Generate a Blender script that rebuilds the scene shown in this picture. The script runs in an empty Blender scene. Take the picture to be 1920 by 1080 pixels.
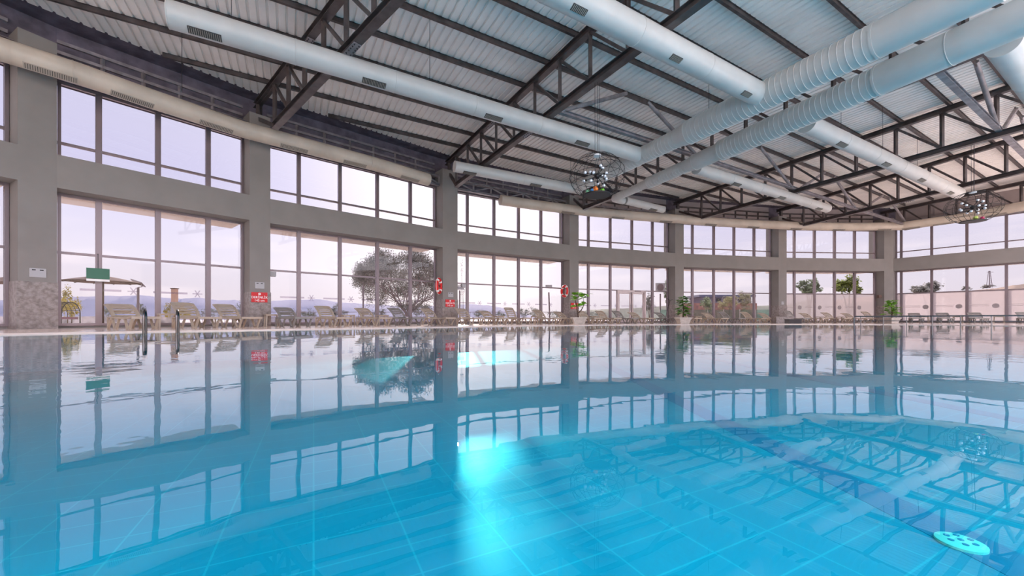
import bpy, bmesh, math, random
from mathutils import Vector, Matrix, Euler
random.seed(7)
C = bpy.context.scene.collection
R = math.radians
# ------------------------------------------------------------------ camera, sky, sun, exposure
F = 730.0; HZ = 598.0; EYE = 0.32          # focal length in px of a 1920 px frame, horizon row, eye height above the water
cd = bpy.data.cameras.new('camera'); cam = bpy.data.objects.new('camera', cd); C.objects.link(cam)
cam.location = (0, 0, EYE); cam.rotation_euler = (R(90), 0, 0)
cd.sensor_width = 36.0; cd.lens = F/1920*36.0; cd.shift_y = (HZ-540)/1920; cd.clip_start = 0.05; cd.clip_end = 4000
bpy.context.scene.camera = cam
vs = bpy.context.scene.view_settings
vs.view_transform = 'Standard'; vs.look = 'None'; vs.exposure = 1.25; vs.gamma = 1.0; vs.use_curve_mapping = False
SUND = Vector((-0.144, 1.0, 0.326)).normalized()      # towards the sun
sl = bpy.data.lights.new('sun', 'SUN'); sl.energy = 13.5; sl.angle = R(0.6); sl.color = (1.0, 0.86, 0.74)
so = bpy.data.objects.new('sun', sl); C.objects.link(so)
so.rotation_euler = SUND.to_track_quat('Z', 'Y').to_euler()
W = bpy.data.worlds.new('sky'); bpy.context.scene.world = W; W.use_nodes = True
nt = W.node_tree; N = nt.nodes; L = nt.links; N.clear()
def wn(t, **k):
    n = N.new(t)
    for a, b in k.items(): setattr(n, a, b)
    return n
tc = wn('ShaderNodeTexCoord'); sep = wn('ShaderNodeSeparateXYZ'); L.new(tc.outputs['Generated'], sep.inputs[0])
rmp = wn('ShaderNodeValToRGB'); L.new(sep.outputs[2], rmp.inputs[0])
e = rmp.color_ramp.elements
e[0].position = 0.0; e[0].color = (0.90, 0.83, 0.86, 1)
e[1].position = 0.62; e[1].color = (0.80, 0.82, 0.92, 1)
q = e.new(0.10); q.color = (0.90, 0.87, 0.95, 1)
q = e.new(0.28); q.color = (0.74, 0.74, 0.97, 1)
mp = wn('ShaderNodeMapping'); mp.inputs['Scale'].default_value = (1.6, 1.6, 9.0); L.new(tc.outputs['Generated'], mp.inputs[0])
nz = wn('ShaderNodeTexNoise'); nz.inputs['Scale'].default_value = 2.4; nz.inputs['Detail'].default_value = 6; L.new(mp.outputs[0], nz.inputs[0])
cr = wn('ShaderNodeValToRGB'); L.new(nz.outputs[0], cr.inputs[0]); cr.color_ramp.elements[0].position = 0.50; cr.color_ramp.elements[1].position = 0.72
band = wn('ShaderNodeValToRGB'); L.new(sep.outputs[2], band.inputs[0])
be = band.color_ramp.elements; be[0].position = 0.02; be[0].color = (0.8,)*3+(1,); be[1].position = 0.30; be[1].color = (0, 0, 0, 1)
mm = wn('ShaderNodeMath', operation='MULTIPLY'); L.new(cr.outputs[0], mm.inputs[0]); L.new(band.outputs[0], mm.inputs[1])
mix = wn('ShaderNodeMix', data_type='RGBA'); L.new(mm.outputs[0], mix.inputs['Factor']); L.new(rmp.outputs[0], mix.inputs['A']); mix.inputs['B'].default_value = (1.25, 1.15, 1.14, 1)
dt = wn('ShaderNodeVectorMath', operation='DOT_PRODUCT'); L.new(tc.outputs['Generated'], dt.inputs[0]); dt.inputs[1].default_value = SUND
mx = wn('ShaderNodeMath', operation='MAXIMUM'); L.new(dt.outputs['Value'], mx.inputs[0]); mx.inputs[1].default_value = 0
pw = wn('ShaderNodeMath', operation='POWER'); L.new(mx.outputs[0], pw.inputs[0]); pw.inputs[1].default_value = 22.0
gl = wn('ShaderNodeMix', data_type='RGBA', blend_type='ADD'); L.new(pw.outputs[0], gl.inputs['Factor']); L.new(mix.outputs['Result'], gl.inputs['A']); gl.inputs['B'].default_value = (0.75, 0.68, 0.52, 1)
bg = wn('ShaderNodeBackground'); bg.inputs['Strength'].default_value = 2.0
zb = wn('ShaderNodeMapRange'); L.new(sep.outputs[2], zb.inputs[0]); zb.inputs['From Min'].default_value = 0.42; zb.inputs['From Max'].default_value = 0.85; zb.inputs['To Min'].default_value = 2.5; zb.inputs['To Max'].default_value = 5.2
L.new(zb.outputs[0], bg.inputs['Strength']); L.new(gl.outputs['Result'], bg.inputs['Color'])
wo = wn('ShaderNodeOutputWorld'); L.new(bg.outputs[0], wo.inputs[0])

# ------------------------------------------------------------------ helpers
def bp(px, py, zr):
    """point at height zr above the eye on the ray of a pixel"""
    k = zr/(HZ-py)
    return Vector(((px-960)*k, F*k, zr+EYE))
def mat(name, col, rough=0.6, metal=0.0, spec=None, noise=None, bump=None, trans=None):
    m = bpy.data.materials.new(name); m.use_nodes = True
    b = m.node_tree.nodes['Principled BSDF']; n = m.node_tree.nodes; l = m.node_tree.links
    b.inputs['Base Color'].default_value = tuple(col)+(1,); b.inputs['Roughness'].default_value = rough; b.inputs['Metallic'].default_value = metal
    if spec is not None: b.inputs['Specular IOR Level'].default_value = spec
    if noise or bump:
        t = n.new('ShaderNodeTexCoord')
    if noise:
        sc, amt = noise
        x = n.new('ShaderNodeTexNoise'); x.inputs['Scale'].default_value = sc; x.inputs['Detail'].default_value = 5
        l.new(t.outputs['Object'], x.inputs[0])
        r = n.new('ShaderNodeValToRGB'); l.new(x.outputs[0], r.inputs[0])
        r.color_ramp.elements[0].position = 0.35; r.color_ramp.elements[1].position = 0.65
        r.color_ramp.elements[0].color = tuple(c*(1-amt) for c in col)+(1,)
        r.color_ramp.elements[1].color = tuple(min(1, c*(1+amt*0.6)) for c in col)+(1,)
        l.new(r.outputs[0], b.inputs['Base Color'])
    if bump:
        sc, st = bump
        x = n.new('ShaderNodeTexNoise'); x.inputs['Scale'].default_value = sc; l.new(t.outputs['Object'], x.inputs[0])
        bb = n.new('ShaderNodeBump'); bb.inputs['Strength'].default_value = st; bb.inputs['Distance'].default_value = 0.02
        l.new(x.outputs[0], bb.inputs['Height']); l.new(bb.outputs[0], b.inputs['Normal'])
    return m
M = {}
M['plaster'] = mat('plaster', (0.25, 0.23, 0.214), 0.85, noise=(1.5, 0.05))
M['steel'] = mat('dark_steel', (0.095, 0.076, 0.074), 0.38, 0.3, noise=(3, 0.35))
M['steel_mid'] = mat('girder_steel', (0.27, 0.24, 0.25), 0.5, 0.2, noise=(3, 0.3))
M['fascia'] = mat('eave_panel', (0.12, 0.10, 0.13), 0.7, noise=(2.5, 0.4))
M['panel'] = mat('upper_panel', (0.34, 0.28, 0.27), 0.8, noise=(1, 0.1))
M['roof'] = mat('roof_sheet', (0.92, 0.85, 0.79), 0.42, noise=(1.2, 0.06))
M['duct'] = mat('duct_paint', (0.55, 0.525, 0.49), 0.35, noise=(2.0, 0.05))
M['duct_ring'] = mat('duct_old', (0.56, 0.48, 0.39), 0.45, noise=(1.2, 0.12))
M['grille'] = mat('grille_dark', (0.05, 0.048, 0.045), 0.6)
M['grille_b'] = mat('grille_beige', (0.42, 0.37, 0.31), 0.6)
M['frame'] = mat('window_frame', (0.22, 0.175, 0.185), 0.4, 0.4)
M['frame_l'] = mat('door_frame', (0.55, 0.46, 0.45), 0.4, 0.2)
M['deck'] = None
M['granite'] = None
M['plastic'] = mat('lounger_plastic', (0.44, 0.36, 0.28), 0.45)
M['plastic_g'] = mat('lounger_plastic_grey', (0.26, 0.24, 0.22), 0.45)
M['chrome'] = mat('chrome', (0.70, 0.68, 0.66), 0.15, 1.0)
M['rail'] = mat('rail_steel', (0.22, 0.20, 0.20), 0.35, 0.7)
M['film'] = mat('film_grey', (0.30, 0.26, 0.26), 0.6)
M['red'] = mat('sign_red', (0.62, 0.012, 0.015), 0.5)
M['ringred'] = mat('ring_red', (0.75, 0.02, 0.02), 0.45)
M['white'] = mat('white', (0.85, 0.84, 0.82), 0.5)
M['grey'] = mat('grey_plastic', (0.42, 0.41, 0.42), 0.5)
M['black'] = mat('black', (0.008, 0.005, 0.010), 0.4)
M['wire'] = mat('wire_black', (0.025, 0.022, 0.022), 0.5, 0.5)
M['bulb'] = mat('bulb_glass', (0.80, 0.82, 0.85), 0.12, 0.3)
M['leafg'] = mat('leaf_green', (0.20, 0.46, 0.03), 0.35, noise=(6, 0.5))
M['leafd'] = mat('leaf_dark', (0.09, 0.26, 0.02), 0.35, noise=(6, 0.5))
M['bark'] = mat('bark', (0.11, 0.07, 0.05), 0.9, noise=(20, 0.4))
M['pot'] = mat('pot_stone', (0.50, 0.45, 0.40), 0.7, noise=(8, 0.15))
M['greensign'] = mat('sign_green', (0.03, 0.14, 0.08), 0.5)
M['pave'] = mat('paving', (0.62, 0.54, 0.50), 0.8, noise=(0.4, 0.25))
M['mount_haze'] = mat('mountain', (0.27, 0.27, 0.37), 1.0, noise=(0.01, 0.06))  # pale blue has the distance haze mixed into the base colour
M['twig'] = mat('twig', (0.28, 0.22, 0.22), 0.9)
M['olive'] = mat('leaf_olive', (0.26, 0.24, 0.20), 0.8, noise=(0.8, 0.4))
M['treeg'] = mat('leaf_tree', (0.28, 0.32, 0.18), 0.8, noise=(0.8, 0.4))
M['yellow'] = mat('leaf_yellow', (0.50, 0.40, 0.06), 0.7, noise=(1.5, 0.5))
M['hedge'] = mat('leaf_hedge', (0.22, 0.23, 0.19), 0.8, noise=(0.8, 0.4))
M['wicker'] = mat('wicker', (0.17, 0.11, 0.09), 0.9)
M['brick'] = mat('brick', (0.30, 0.14, 0.11), 0.9, noise=(1, 0.3))
M['house'] = mat('house_wall', (0.20, 0.17, 0.22), 0.8)
M['sand'] = mat('sand_hill', (0.62, 0.45, 0.34), 0.95, noise=(0.05, 0.3))
M['soil'] = mat('soil', (0.07, 0.05, 0.04), 0.95)
for nme, col in (('b_orange', (0.85, 0.20, 0.01)), ('b_green', (0.15, 0.50, 0.02)), ('b_blue', (0.03, 0.18, 0.40)), ('b_lime', (0.45, 0.55, 0.10)), ('b_pink', (0.60, 0.02, 0.12)), ('b_teal', (0.15, 0.38, 0.22))):
    M[nme] = mat(nme, col, 0.4)

def newmat(name):
    m = bpy.data.materials.new(name); m.use_nodes = True; m.node_tree.nodes.clear()
    return m, m.node_tree.nodes, m.node_tree.links
def schlick(n, l, f0, normal=None):
    """reflectance that is the same from either side of a surface"""
    g = n.new('ShaderNodeNewGeometry'); d = n.new('ShaderNodeVectorMath'); d.operation = 'DOT_PRODUCT'
    l.new(g.outputs['Incoming'], d.inputs[0]); l.new(normal if normal else g.outputs['Normal'], d.inputs[1])
    a = n.new('ShaderNodeMath'); a.operation = 'ABSOLUTE'; l.new(d.outputs['Value'], a.inputs[0])
    b = n.new('ShaderNodeMath'); b.operation = 'SUBTRACT'; b.use_clamp = True; b.inputs[0].default_value = 1.0; l.new(a.outputs[0], b.inputs[1])
    c = n.new('ShaderNodeMath'); c.operation = 'POWER'; l.new(b.outputs[0], c.inputs[0]); c.inputs[1].default_value = 5.0
    e = n.new('ShaderNodeMath'); e.operation = 'MULTIPLY_ADD'; e.use_clamp = True; l.new(c.outputs[0], e.inputs[0]); e.inputs[1].default_value = 1-f0; e.inputs[2].default_value = f0
    return e.outputs[0]
def glass(name, tint, frost=0.0, fcol=(0.8, 0.76, 0.77)):
    m, n, l = newmat(name)
    o = n.new('ShaderNodeOutputMaterial'); t = n.new('ShaderNodeBsdfTransparent'); t.inputs[0].default_value = tuple(tint)+(1,)
    g = n.new('ShaderNodeBsdfGlossy'); g.inputs['Roughness'].default_value = 0.02
    f = schlick(n, l, 0.02)
    base = t
    if frost:
        d = n.new('ShaderNodeBsdfTranslucent'); d.inputs[0].default_value = tuple(fcol)+(1,)
        ms = n.new('ShaderNodeMixShader'); ms.inputs[0].default_value = frost; l.new(t.outputs[0], ms.inputs[1]); l.new(d.outputs[0], ms.inputs[2]); base = ms
    mxs = n.new('ShaderNodeMixShader'); l.new(f, mxs.inputs[0]); l.new(base.outputs[0], mxs.inputs[1]); l.new(g.outputs[0], mxs.inputs[2])
    l.new(mxs.outputs[0], o.inputs[0]); return m
GT = (0.395, 0.386, 0.397)
M['glass'] = glass('glass_clear', GT)
M['frost'] = glass('glass_frosted', (0.40, 0.38, 0.40), 0.62, (0.25, 0.23, 0.235))
M['frost_b'] = glass('glass_frosted_b', (0.42, 0.40, 0.42), 0.62, (0.13, 0.12, 0.125))
M['clear'] = glass('door_glass', (0.96, 0.96, 0.96))
M['decal'] = glass('film_stripe', (0.80, 0.77, 0.82), 0.06, (.3, .28, .32))
M['fence_glass'] = glass('fence_glass', (0.72, 0.82, 0.79), 0.05, (0.2, 0.3, 0.28))

def water():
    m, n, l = newmat('pool_water')
    o = n.new('ShaderNodeOutputMaterial'); t = n.new('ShaderNodeBsdfTransparent'); t.inputs[0].default_value = (0.30, 0.90, 0.97, 1)
    g = n.new('ShaderNodeBsdfGlossy'); g.inputs['Roughness'].default_value = 0.0; g.inputs[0].default_value = (1, 1, 1, 1)
    tcn = n.new('ShaderNodeTexCoord')
    a = n.new('ShaderNodeTexNoise'); a.inputs['Scale'].default_value = 1.3; a.inputs['Detail'].default_value = 2; l.new(tcn.outputs['Object'], a.inputs[0])
    c = n.new('ShaderNodeTexNoise'); c.inputs['Scale'].default_value = 7.0; c.inputs['Detail'].default_value = 2; l.new(tcn.outputs['Object'], c.inputs[0])
    # ripples are stronger in some patches of the pool than in others
    k = n.new('ShaderNodeTexNoise'); k.inputs['Scale'].default_value = 0.22; l.new(tcn.outputs['Object'], k.inputs[0])
    kr = n.new('ShaderNodeMapRange'); kr.inputs['From Min'].default_value = 0.42; kr.inputs['From Max'].default_value = 0.62; kr.inputs['To Min'].default_value = 0.06; kr.inputs['To Max'].default_value = 0.40; l.new(k.outputs[0], kr.inputs[0])
    mu = n.new('ShaderNodeMath'); mu.operation = 'MULTIPLY'; l.new(c.outputs[0], mu.inputs[0]); l.new(kr.outputs[0], mu.inputs[1])
    ad = n.new('ShaderNodeMath'); ad.operation = 'ADD'; l.new(a.outputs[0], ad.inputs[0]); l.new(mu.outputs[0], ad.inputs[1])
    b = n.new('ShaderNodeBump'); b.inputs['Strength'].default_value = 1.0; b.inputs['Distance'].default_value = 0.0032; l.new(ad.outputs[0], b.inputs['Height'])
    l.new(b.outputs[0], g.inputs['Normal']); f = schlick(n, l, 0.02, b.outputs[0])
    x = n.new('ShaderNodeMixShader'); l.new(f, x.inputs[0]); l.new(t.outputs[0], x.inputs[1]); l.new(g.outputs[0], x.inputs[2]); l.new(x.outputs[0], o.inputs[0])
    return m
M['water'] = water()
def tiles(name, c1, c2, mortar, bw, rh, ms, rot, rough, spec=0.5, bumpy=0.0):
    m = bpy.data.materials.new(name); m.use_nodes = True; n = m.node_tree.nodes; l = m.node_tree.links; b = n['Principled BSDF']
    t = n.new('ShaderNodeTexCoord'); mpp = n.new('ShaderNodeMapping'); mpp.inputs['Rotation'].default_value = rot; l.new(t.outputs['Object'], mpp.inputs[0])
    br = n.new('ShaderNodeTexBrick'); br.offset = 0; br.inputs['Scale'].default_value = 1; br.inputs['Brick Width'].default_value = bw; br.inputs['Row Height'].default_value = rh
    br.inputs['Mortar Size'].default_value = ms; br.inputs['Color1'].default_value = tuple(c1)+(1,); br.inputs['Color2'].default_value = tuple(c2)+(1,); br.inputs['Mortar'].default_value = tuple(mortar)+(1,)
    br.inputs['Mortar Smooth'].default_value = 0.3
    l.new(mpp.outputs[0], br.inputs[0]); l.new(br.outputs[0], b.inputs['Base Color']); b.inputs['Roughness'].default_value = rough; b.inputs['Specular IOR Level'].default_value = spec
    return m, br, n, l, b, t
M['pool'] = tiles('pool_tile', (0.002, 0.180, 0.255), (0.003, 0.188, 0.265), (0.02, 0.255, 0.32), 0.42, 0.24, 0.0055, (0, 0, R(-27)), 0.4)[0]
M['floor_band'] = mat('floor_band_dark', (0.002, 0.125, 0.215), 0.4)
M['hole'] = mat('drain_dark', (0.01, 0.15, 0.25), 0.5)
M['deck'] = tiles('deck_stone', (0.78, 0.64, 0.56), (0.80, 0.67, 0.59), (0.5, 0.40, 0.36), 0.6, 0.6, 0.004, (0, 0, R(30)), 0.12)[0]
m_, br_, n_, l_, b_, t_ = tiles('granite_mosaic', (0.30, 0.26, 0.235), (0.17, 0.14, 0.13), (0.22, 0.19, 0.175), 0.026, 0.026, 0.002, (R(90), 0, 0), 0.45)
nn = n_.new('ShaderNodeTexNoise'); nn.inputs['Scale'].default_value = 9; nn.inputs['Detail'].default_value = 8; l_.new(t_.outputs['Object'], nn.inputs[0])
rr = n_.new('ShaderNodeValToRGB'); l_.new(nn.outputs[0], rr.inputs[0]); rr.color_ramp.elements[0].position = 0.35; rr.color_ramp.elements[0].color = (0.16, 0.125, 0.11, 1); rr.color_ramp.elements[1].position = 0.62; rr.color_ramp.elements[1].color = (0.36, 0.31, 0.29, 1)
mg = n_.new('ShaderNodeMix'); mg.data_type = 'RGBA'; mg.inputs['Factor'].default_value = 0.6; l_.new(br_.outputs[0], mg.inputs['A']); l_.new(rr.outputs[0], mg.inputs['B']); l_.new(mg.outputs['Result'], b_.inputs['Base Color'])
M['granite'] = m_

class MB:
    def __init__(s): s.v = []; s.f = []
    def box(s, c, size, rot=None):
        """box centred at c; size x,y,z; rot = 3x3 matrix"""
        b = len(s.v); c = Vector(c)
        for dx in (-.5, .5):
            for dy in (-.5, .5):
                for dz in (-.5, .5):
                    p = Vector((dx*size[0], dy*size[1], dz*size[2]))
                    s.v.append(c+(rot @ p if rot else p))
        s.f += [tuple(b+i for i in q) for q in ((0,1,3,2),(4,6,7,5),(0,4,5,1),(2,3,7,6),(0,2,6,4),(1,5,7,3))]
        return s
    def bar(s, a, b, w, h):
        """rectangular bar from a to b; w horizontally across, h in the other direction"""
        a = Vector(a); b = Vector(b); d = b-a; ln = d.length
        if ln < 1e-6: return s
        x = d/ln; up = Vector((0, 0, 1))
        if abs(x.z) > 0.98: up = Vector((0, 1, 0))
        y = up.cross(x).normalized(); z = x.cross(y)
        rot = Matrix((x, y, z)).transposed()
        return s.box((a+b)/2, (ln, w, h), rot)
    def ibeam(s, a, b, w, h, t=0.018):
        a = Vector(a); b = Vector(b); x = (b-a).normalized(); up = Vector((0, 0, 1)); y = up.cross(x).normalized(); z = x.cross(y)
        s.bar(a+z*(h/2-t/2), b+z*(h/2-t/2), w, t); s.bar(a-z*(h/2-t/2), b-z*(h/2-t/2), w, t); s.bar(a, b, t, h-2*t)
        return s
    def tube(s, pts, r, n=8, cap=True, closed=False):
        pts = [Vector(p) for p in pts]; rs = r if isinstance(r, (list, tuple)) else [r]*len(pts)
        base = len(s.v); m = len(pts); prev = None
        for i, p in enumerate(pts):
            if closed: d = pts[(i+1) % m]-pts[i-1]
            else: d = (pts[min(i+1, m-1)]-pts[max(i-1, 0)])
            d = d.normalized() if d.length > 1e-9 else Vector((0, 0, 1))
            if prev is None:
                u = Vector((0, 0, 1)) if abs(d.z) < 0.95 else Vector((1, 0, 0))
                a = d.cross(u).normalized()
            else:
                a = (prev-d*prev.dot(d))
                a = a.normalized() if a.length > 1e-6 else d.cross(Vector((1, 0, 0))).normalized()
            prev = a; b = d.cross(a)
            for k in range(n):
                t = 2*math.pi*k/n
                s.v.append(p+(a*math.cos(t)+b*math.sin(t))*rs[i])
        for i in range(m if closed else m-1):
            j = (i+1) % m
            for k in range(n):
                k2 = (k+1) % n
                s.f.append((base+i*n+k, base+i*n+k2, base+j*n+k2, base+j*n+k))
        if cap and not closed:
            s.f.append(tuple(base+k for k in range(n-1, -1, -1))); s.f.append(tuple(base+(m-1)*n+k for k in range(n)))
        return s
    def ball(s, c, r, nu=12, nv=8, sc=(1, 1, 1)):
        b = len(s.v); c = Vector(c)
        for i in range(nv+1):
            ph = math.pi*i/nv
            for k in range(nu):
                t = 2*math.pi*k/nu
                s.v.append(c+Vector((r*sc[0]*math.sin(ph)*math.cos(t), r*sc[1]*math.sin(ph)*math.sin(t), r*sc[2]*math.cos(ph))))
        for i in range(nv):
            for k in range(nu):
                k2 = (k+1) % nu
                s.f.append((b+i*nu+k, b+(i+1)*nu+k, b+(i+1)*nu+k2, b+i*nu+k2))
        return s
    def prism(s, poly, z0, z1):
        b = len(s.v); n = len(poly)
        for p in poly: s.v.append(Vector((p[0], p[1], z0)))
        for p in poly: s.v.append(Vector((p[0], p[1], z1)))
        s.f.append(tuple(b+i for i in range(n-1, -1, -1))); s.f.append(tuple(b+n+i for i in range(n)))
        for i in range(n):
            j = (i+1) % n; s.f.append((b+i, b+j, b+n+j, b+n+i))
        return s
    def quad(s, a, b, c, d):
        i = len(s.v); s.v += [Vector(a), Vector(b), Vector(c), Vector(d)]; s.f.append((i, i+1, i+2, i+3)); return s
    def build(s, name, m, parent=None, smooth=False, loc=None):
        o = Vector(loc) if loc is not None else Vector((0, 0, 0))
        me = bpy.data.meshes.new(name); me.from_pydata([tuple(v-o) for v in s.v], [], s.f); me.materials.append(m)
        bm = bmesh.new(); bm.from_mesh(me); bmesh.ops.recalc_face_normals(bm, faces=bm.faces); bm.to_mesh(me); bm.free()
        if smooth:
            for p in me.polygons: p.use_smooth = True
            try: me.set_sharp_from_angle(angle=R(40))
            except Exception: pass
        ob = bpy.data.objects.new(name, me); C.objects.link(ob)
        if parent:
            ob.parent = parent
            if loc is None: ob.location = -parent_origin(parent)
            else: ob.location = o-parent_origin(parent)
        else: ob.location = o
        return ob
def parent_origin(p):
    v = Vector(p.location)
    while p.parent: p = p.parent; v += Vector(p.location)
    return v
def tag(o, label, cat, group=None):
    o['label'] = label; o['category'] = cat
    if group: o['group'] = group
    return o
def struct(o): o['kind'] = 'structure'; return o
def stuff(o): o['kind'] = 'stuff'; return o
def empty(name, loc, label, cat, group=None):
    o = bpy.data.objects.new(name, None); C.objects.link(o); o.location = loc; o.empty_display_size = 0.2
    return tag(o, label, cat, group)
def copy_tree(o, parent=None):
    c = o.copy(); C.objects.link(c)
    if parent: c.parent = parent
    for ch in list(KIDS.get(o.name, [])): copy_tree(ch, c)
    return c
KIDS = {}
def reg(root):
    """remember the children of a prototype so copies need no scene update"""
    for o in bpy.data.objects:
        if o.parent: KIDS.setdefault(o.parent.name, [])
    for o in bpy.data.objects:
        if o.parent and o not in KIDS[o.parent.name]: KIDS[o.parent.name].append(o)

# ------------------------------------------------------------------ plan of the hall (front faces of the columns)
def fp(px, h): k = 3.93/h; return Vector(((px-960)*k, F*k))
COL = [(fp(33, 261), fp(107, 246)), (fp(468, 185.6), fp(507, 179.4)), (fp(830, 134.6), fp(858, 131.2)), (fp(1068, 110.7), fp(1085, 109.2)),
       (fp(1266, 98.5), fp(1282, 97.6)), (fp(1460, 92.1), fp(1475, 91.4)), (fp(1658, 89.8), fp(1675, 90.0))]
Z0 = COL[0][0]+(COL[0][0]-COL[0][1]).normalized()*9.5
RW = fp(1920, 108); RE = COL[6][1]+(RW-COL[6][1]).normalized()*16.0
BAYS = [(Z0, COL[0][0])]+[(COL[i][1], COL[i+1][0]) for i in range(6)]+[(COL[6][1], RE)]   # bay 0 leftmost .. bay 7 right wall
GD = 0.75
def nrm(a, b): d = (b-a).normalized(); return Vector((-d.y, d.x))      # outward
def at_line(a, b, px):
    """where the vertical plane of a pixel column meets line a-b"""
    k = (px-960)/F; d = b-a
    t = (k*a.y-a.x)/(d.x-k*d.y)
    return a+d*t
def v3(p, z): return Vector((p.x, p.y, z))
ZB0, ZB1 = 4.25, 5.25; ZTOP = 8.57; ZG = 7.75
deckz = 0.03
# spandrel beams with the slab that runs on outside as a canopy
mb = MB(); mr = MB(); cn_ = MB()
ext = []
for i, (a, b) in enumerate(BAYS):
    n = nrm(a, b); tgt = mr if i == 7 else mb
    tgt.prism([a, b, b+n*GD, a+n*GD], ZB0, ZB1)
    cn_.prism([a+n*(GD-.0), b+n*(GD-.0), b+n*(GD+1.65), a+n*(GD+1.65)], ZB0+0.02, ZB0+0.55)
    # floor plinth under the glass
    tgt.prism([a+n*GD, b+n*GD, b+n*(GD+.12), a+n*(GD+.12)], 0.0, 0.10)
struct(cn_.build('trim_12', mat('outer_render', (0.85, 0.73, 0.63), 0.85)));wl = struct(mb.build('wall_curved', M['plaster'])); wr = struct(mr.build('wall_right', M['plaster']))

# unseen back and side walls, added behind the viewer to block low sky light
bw = MB(); bw.box((9, -26.2, 4.75), (78, .4, 9.5)); struct(bw.build('wall_back_unseen', M['plaster']))
q0 = Z0-(COL[0][0]-Z0).normalized()*.2; lw = MB(); lw.bar((q0.x-.8, q0.y, 4.75), (-22.5, -26, 4.75), .4, 9.5); struct(lw.build('wall_left_unseen', M['plaster']))
lw = MB(); lw.bar((RE.x+.6, RE.y, 4.75), (46, -26, 4.75), .4, 9.5); struct(lw.build('wall_far_right_unseen', M['plaster']))
# columns
clab = ['wide plaster column with stone base, nearest on the left edge', 'plaster column with red depth sign, between the ladder bay and the parasol bay',
        'plaster column carrying a red life ring on its side and a red depth sign', 'plaster column behind the sparse leggy potted plant',
        'plaster column behind the bushy potted plant beside the glass door bay', 'plaster column with a small switch plate, behind the black box on the deck', 'corner column where the curved glazing meets the right wall, behind the bushy plant in the square pot']
clab[1] = 'plaster column with red depth sign and stone base, left of the big window with the tree'
for k, (a, b) in enumerate(COL):
    if k == 6:
        n = nrm(BAYS[6][0], BAYS[6][1]); n2 = nrm(*BAYS[7]); poly = [a, b, b+n2*(GD+.05), b+n2*(GD+.05)+n*0.9, a+n*(GD+.05)]
    else:
        n = (nrm(*BAYS[k])+nrm(*BAYS[k+1])).normalized(); poly = [a, b, b+nrm(*BAYS[k+1])*(GD+.05), a+nrm(*BAYS[k])*(GD+.05)]
    c = (a+b)/2
    root = empty('column', v3(c, deckz), clab[k], 'column')
    MB().prism(poly, deckz, ZTOP).build('shaft', M['plaster'], root)
    cc = sum(poly, Vector((0, 0)))/len(poly)
    big = [p+(p-cc).normalized()*0.03 for p in poly]
    lo = MB().prism(big, deckz, 1.40); w = lo.build('stone_base', M['granite'], root, loc=v3(c, 0))
    # the stretch of pier that stands out beyond the upper glass
    po = [a+n*(GD+.05), b+n*(GD+.05), b+n*(GD+.55), a+n*(GD+.55)]
    MB().prism(po, ZB1-.4, ZTOP-.5).build('outer_fin', M['plaster'], root)

# ------------------------------------------------------------------ glazing
mull = [[-60, ], [185, 296, 390], [560, 637, 707, 769], [876, 926, 972, 1014], [1103, 1144, 1184.5, 1223], [1298, 1338, 1376, 1413.6], [1489, 1526.7, 1564.4, 1602, 1640], [1690, 1747, 1813, 1887, 1978, 2095]]
ZT = 2.40; ZU = 5.83
winno = 0
DOORX = (1152, 1212)
for i, (a, b) in enumerate(BAYS):
    n = nrm(a, b); ga = a+n*GD; gb = b+n*GD; d = (gb-ga).normalized(); ln = (gb-ga).length
    mpts = [at_line(ga, gb, px) for px in mull[i]]
    if i == 0: mpts = [gb-d*(1.55*k+1.2) for k in range(5)]
    rot = Matrix(((d.x, n.x, 0), (d.y, n.y, 0), (0, 0, 1)))
    ends = [ga+d*0.05, gb-d*0.05]
    for part, (z0, z1, zt) in (('lo', (0.10, ZB0, ZT)), ('up', (ZB1-.02, ZG, ZU))):
        winno += 1
        f = MB()
        for p in mpts: f.box(v3(p, (z0+z1)/2), (0.15, 0.16, z1-z0), rot)
        for p in ends: f.box(v3(p, (z0+z1)/2), (0.08, 0.14, z1-z0), rot)
        mid = (ga+gb)/2
        for z, hh in ((zt, 0.07), (z0+0.04, 0.08), (z1-0.04, 0.08)): f.box(v3(mid, z), (ln, 0.12, hh), rot)
        fr = struct(f.build('window_%d' % winno, M['frame']))
        frosted = (part == 'lo' and i in (6, 7))
        if frosted:
            g = MB(); g.box(v3(mid, (zt+z1)/2), (ln, 0.012, z1-zt), rot); g.build('glass', M['glass'], fr)
            g = MB(); g.box(v3(mid, (z0+zt)/2), (ln, 0.012, zt-z0), rot); g.build('frosted_glass', M['frost'] if i == 7 else M['frost_b'], fr)
        else:
            g = MB(); g.box(v3(mid, (z0+z1)/2), (ln, 0.012, z1-z0), rot); g.build('glass', M['glass'], fr)
        # film stripes with a star between them
        if part == 'lo' and i in (1, 2, 3, 4, 5, 6, 7):
            s = MB(); t = 0.5; zz = 1.27
            while t < ln-1.2:
                p = ga+d*t-n*0.02
                s.box(v3(p+d*0.45, zz), (0.95, 0.006, 0.07 if i < 6 else .02), rot)
                q2 = p+d*1.22
                if i > 5: s.tube([v3(q2, zz), v3(q2-n*.006, zz)], .17, 24); s.box(v3(p+d*0.45, zz+.10), (0.95, .006, .02), rot)
                for kk in range(3 if i < 6 else 0):
                    an = math.pi*kk/3
                    ax = Vector((d.x*math.cos(an), d.y*math.cos(an), math.sin(an)))
                    s.bar(v3(q2, zz)-ax*0.15, v3(q2, zz)+ax*0.15, 0.006, 0.035)
                t += 1.75
            s.build('film_stripe', M['decal'] if i < 6 else M['film'], fr)
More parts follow.
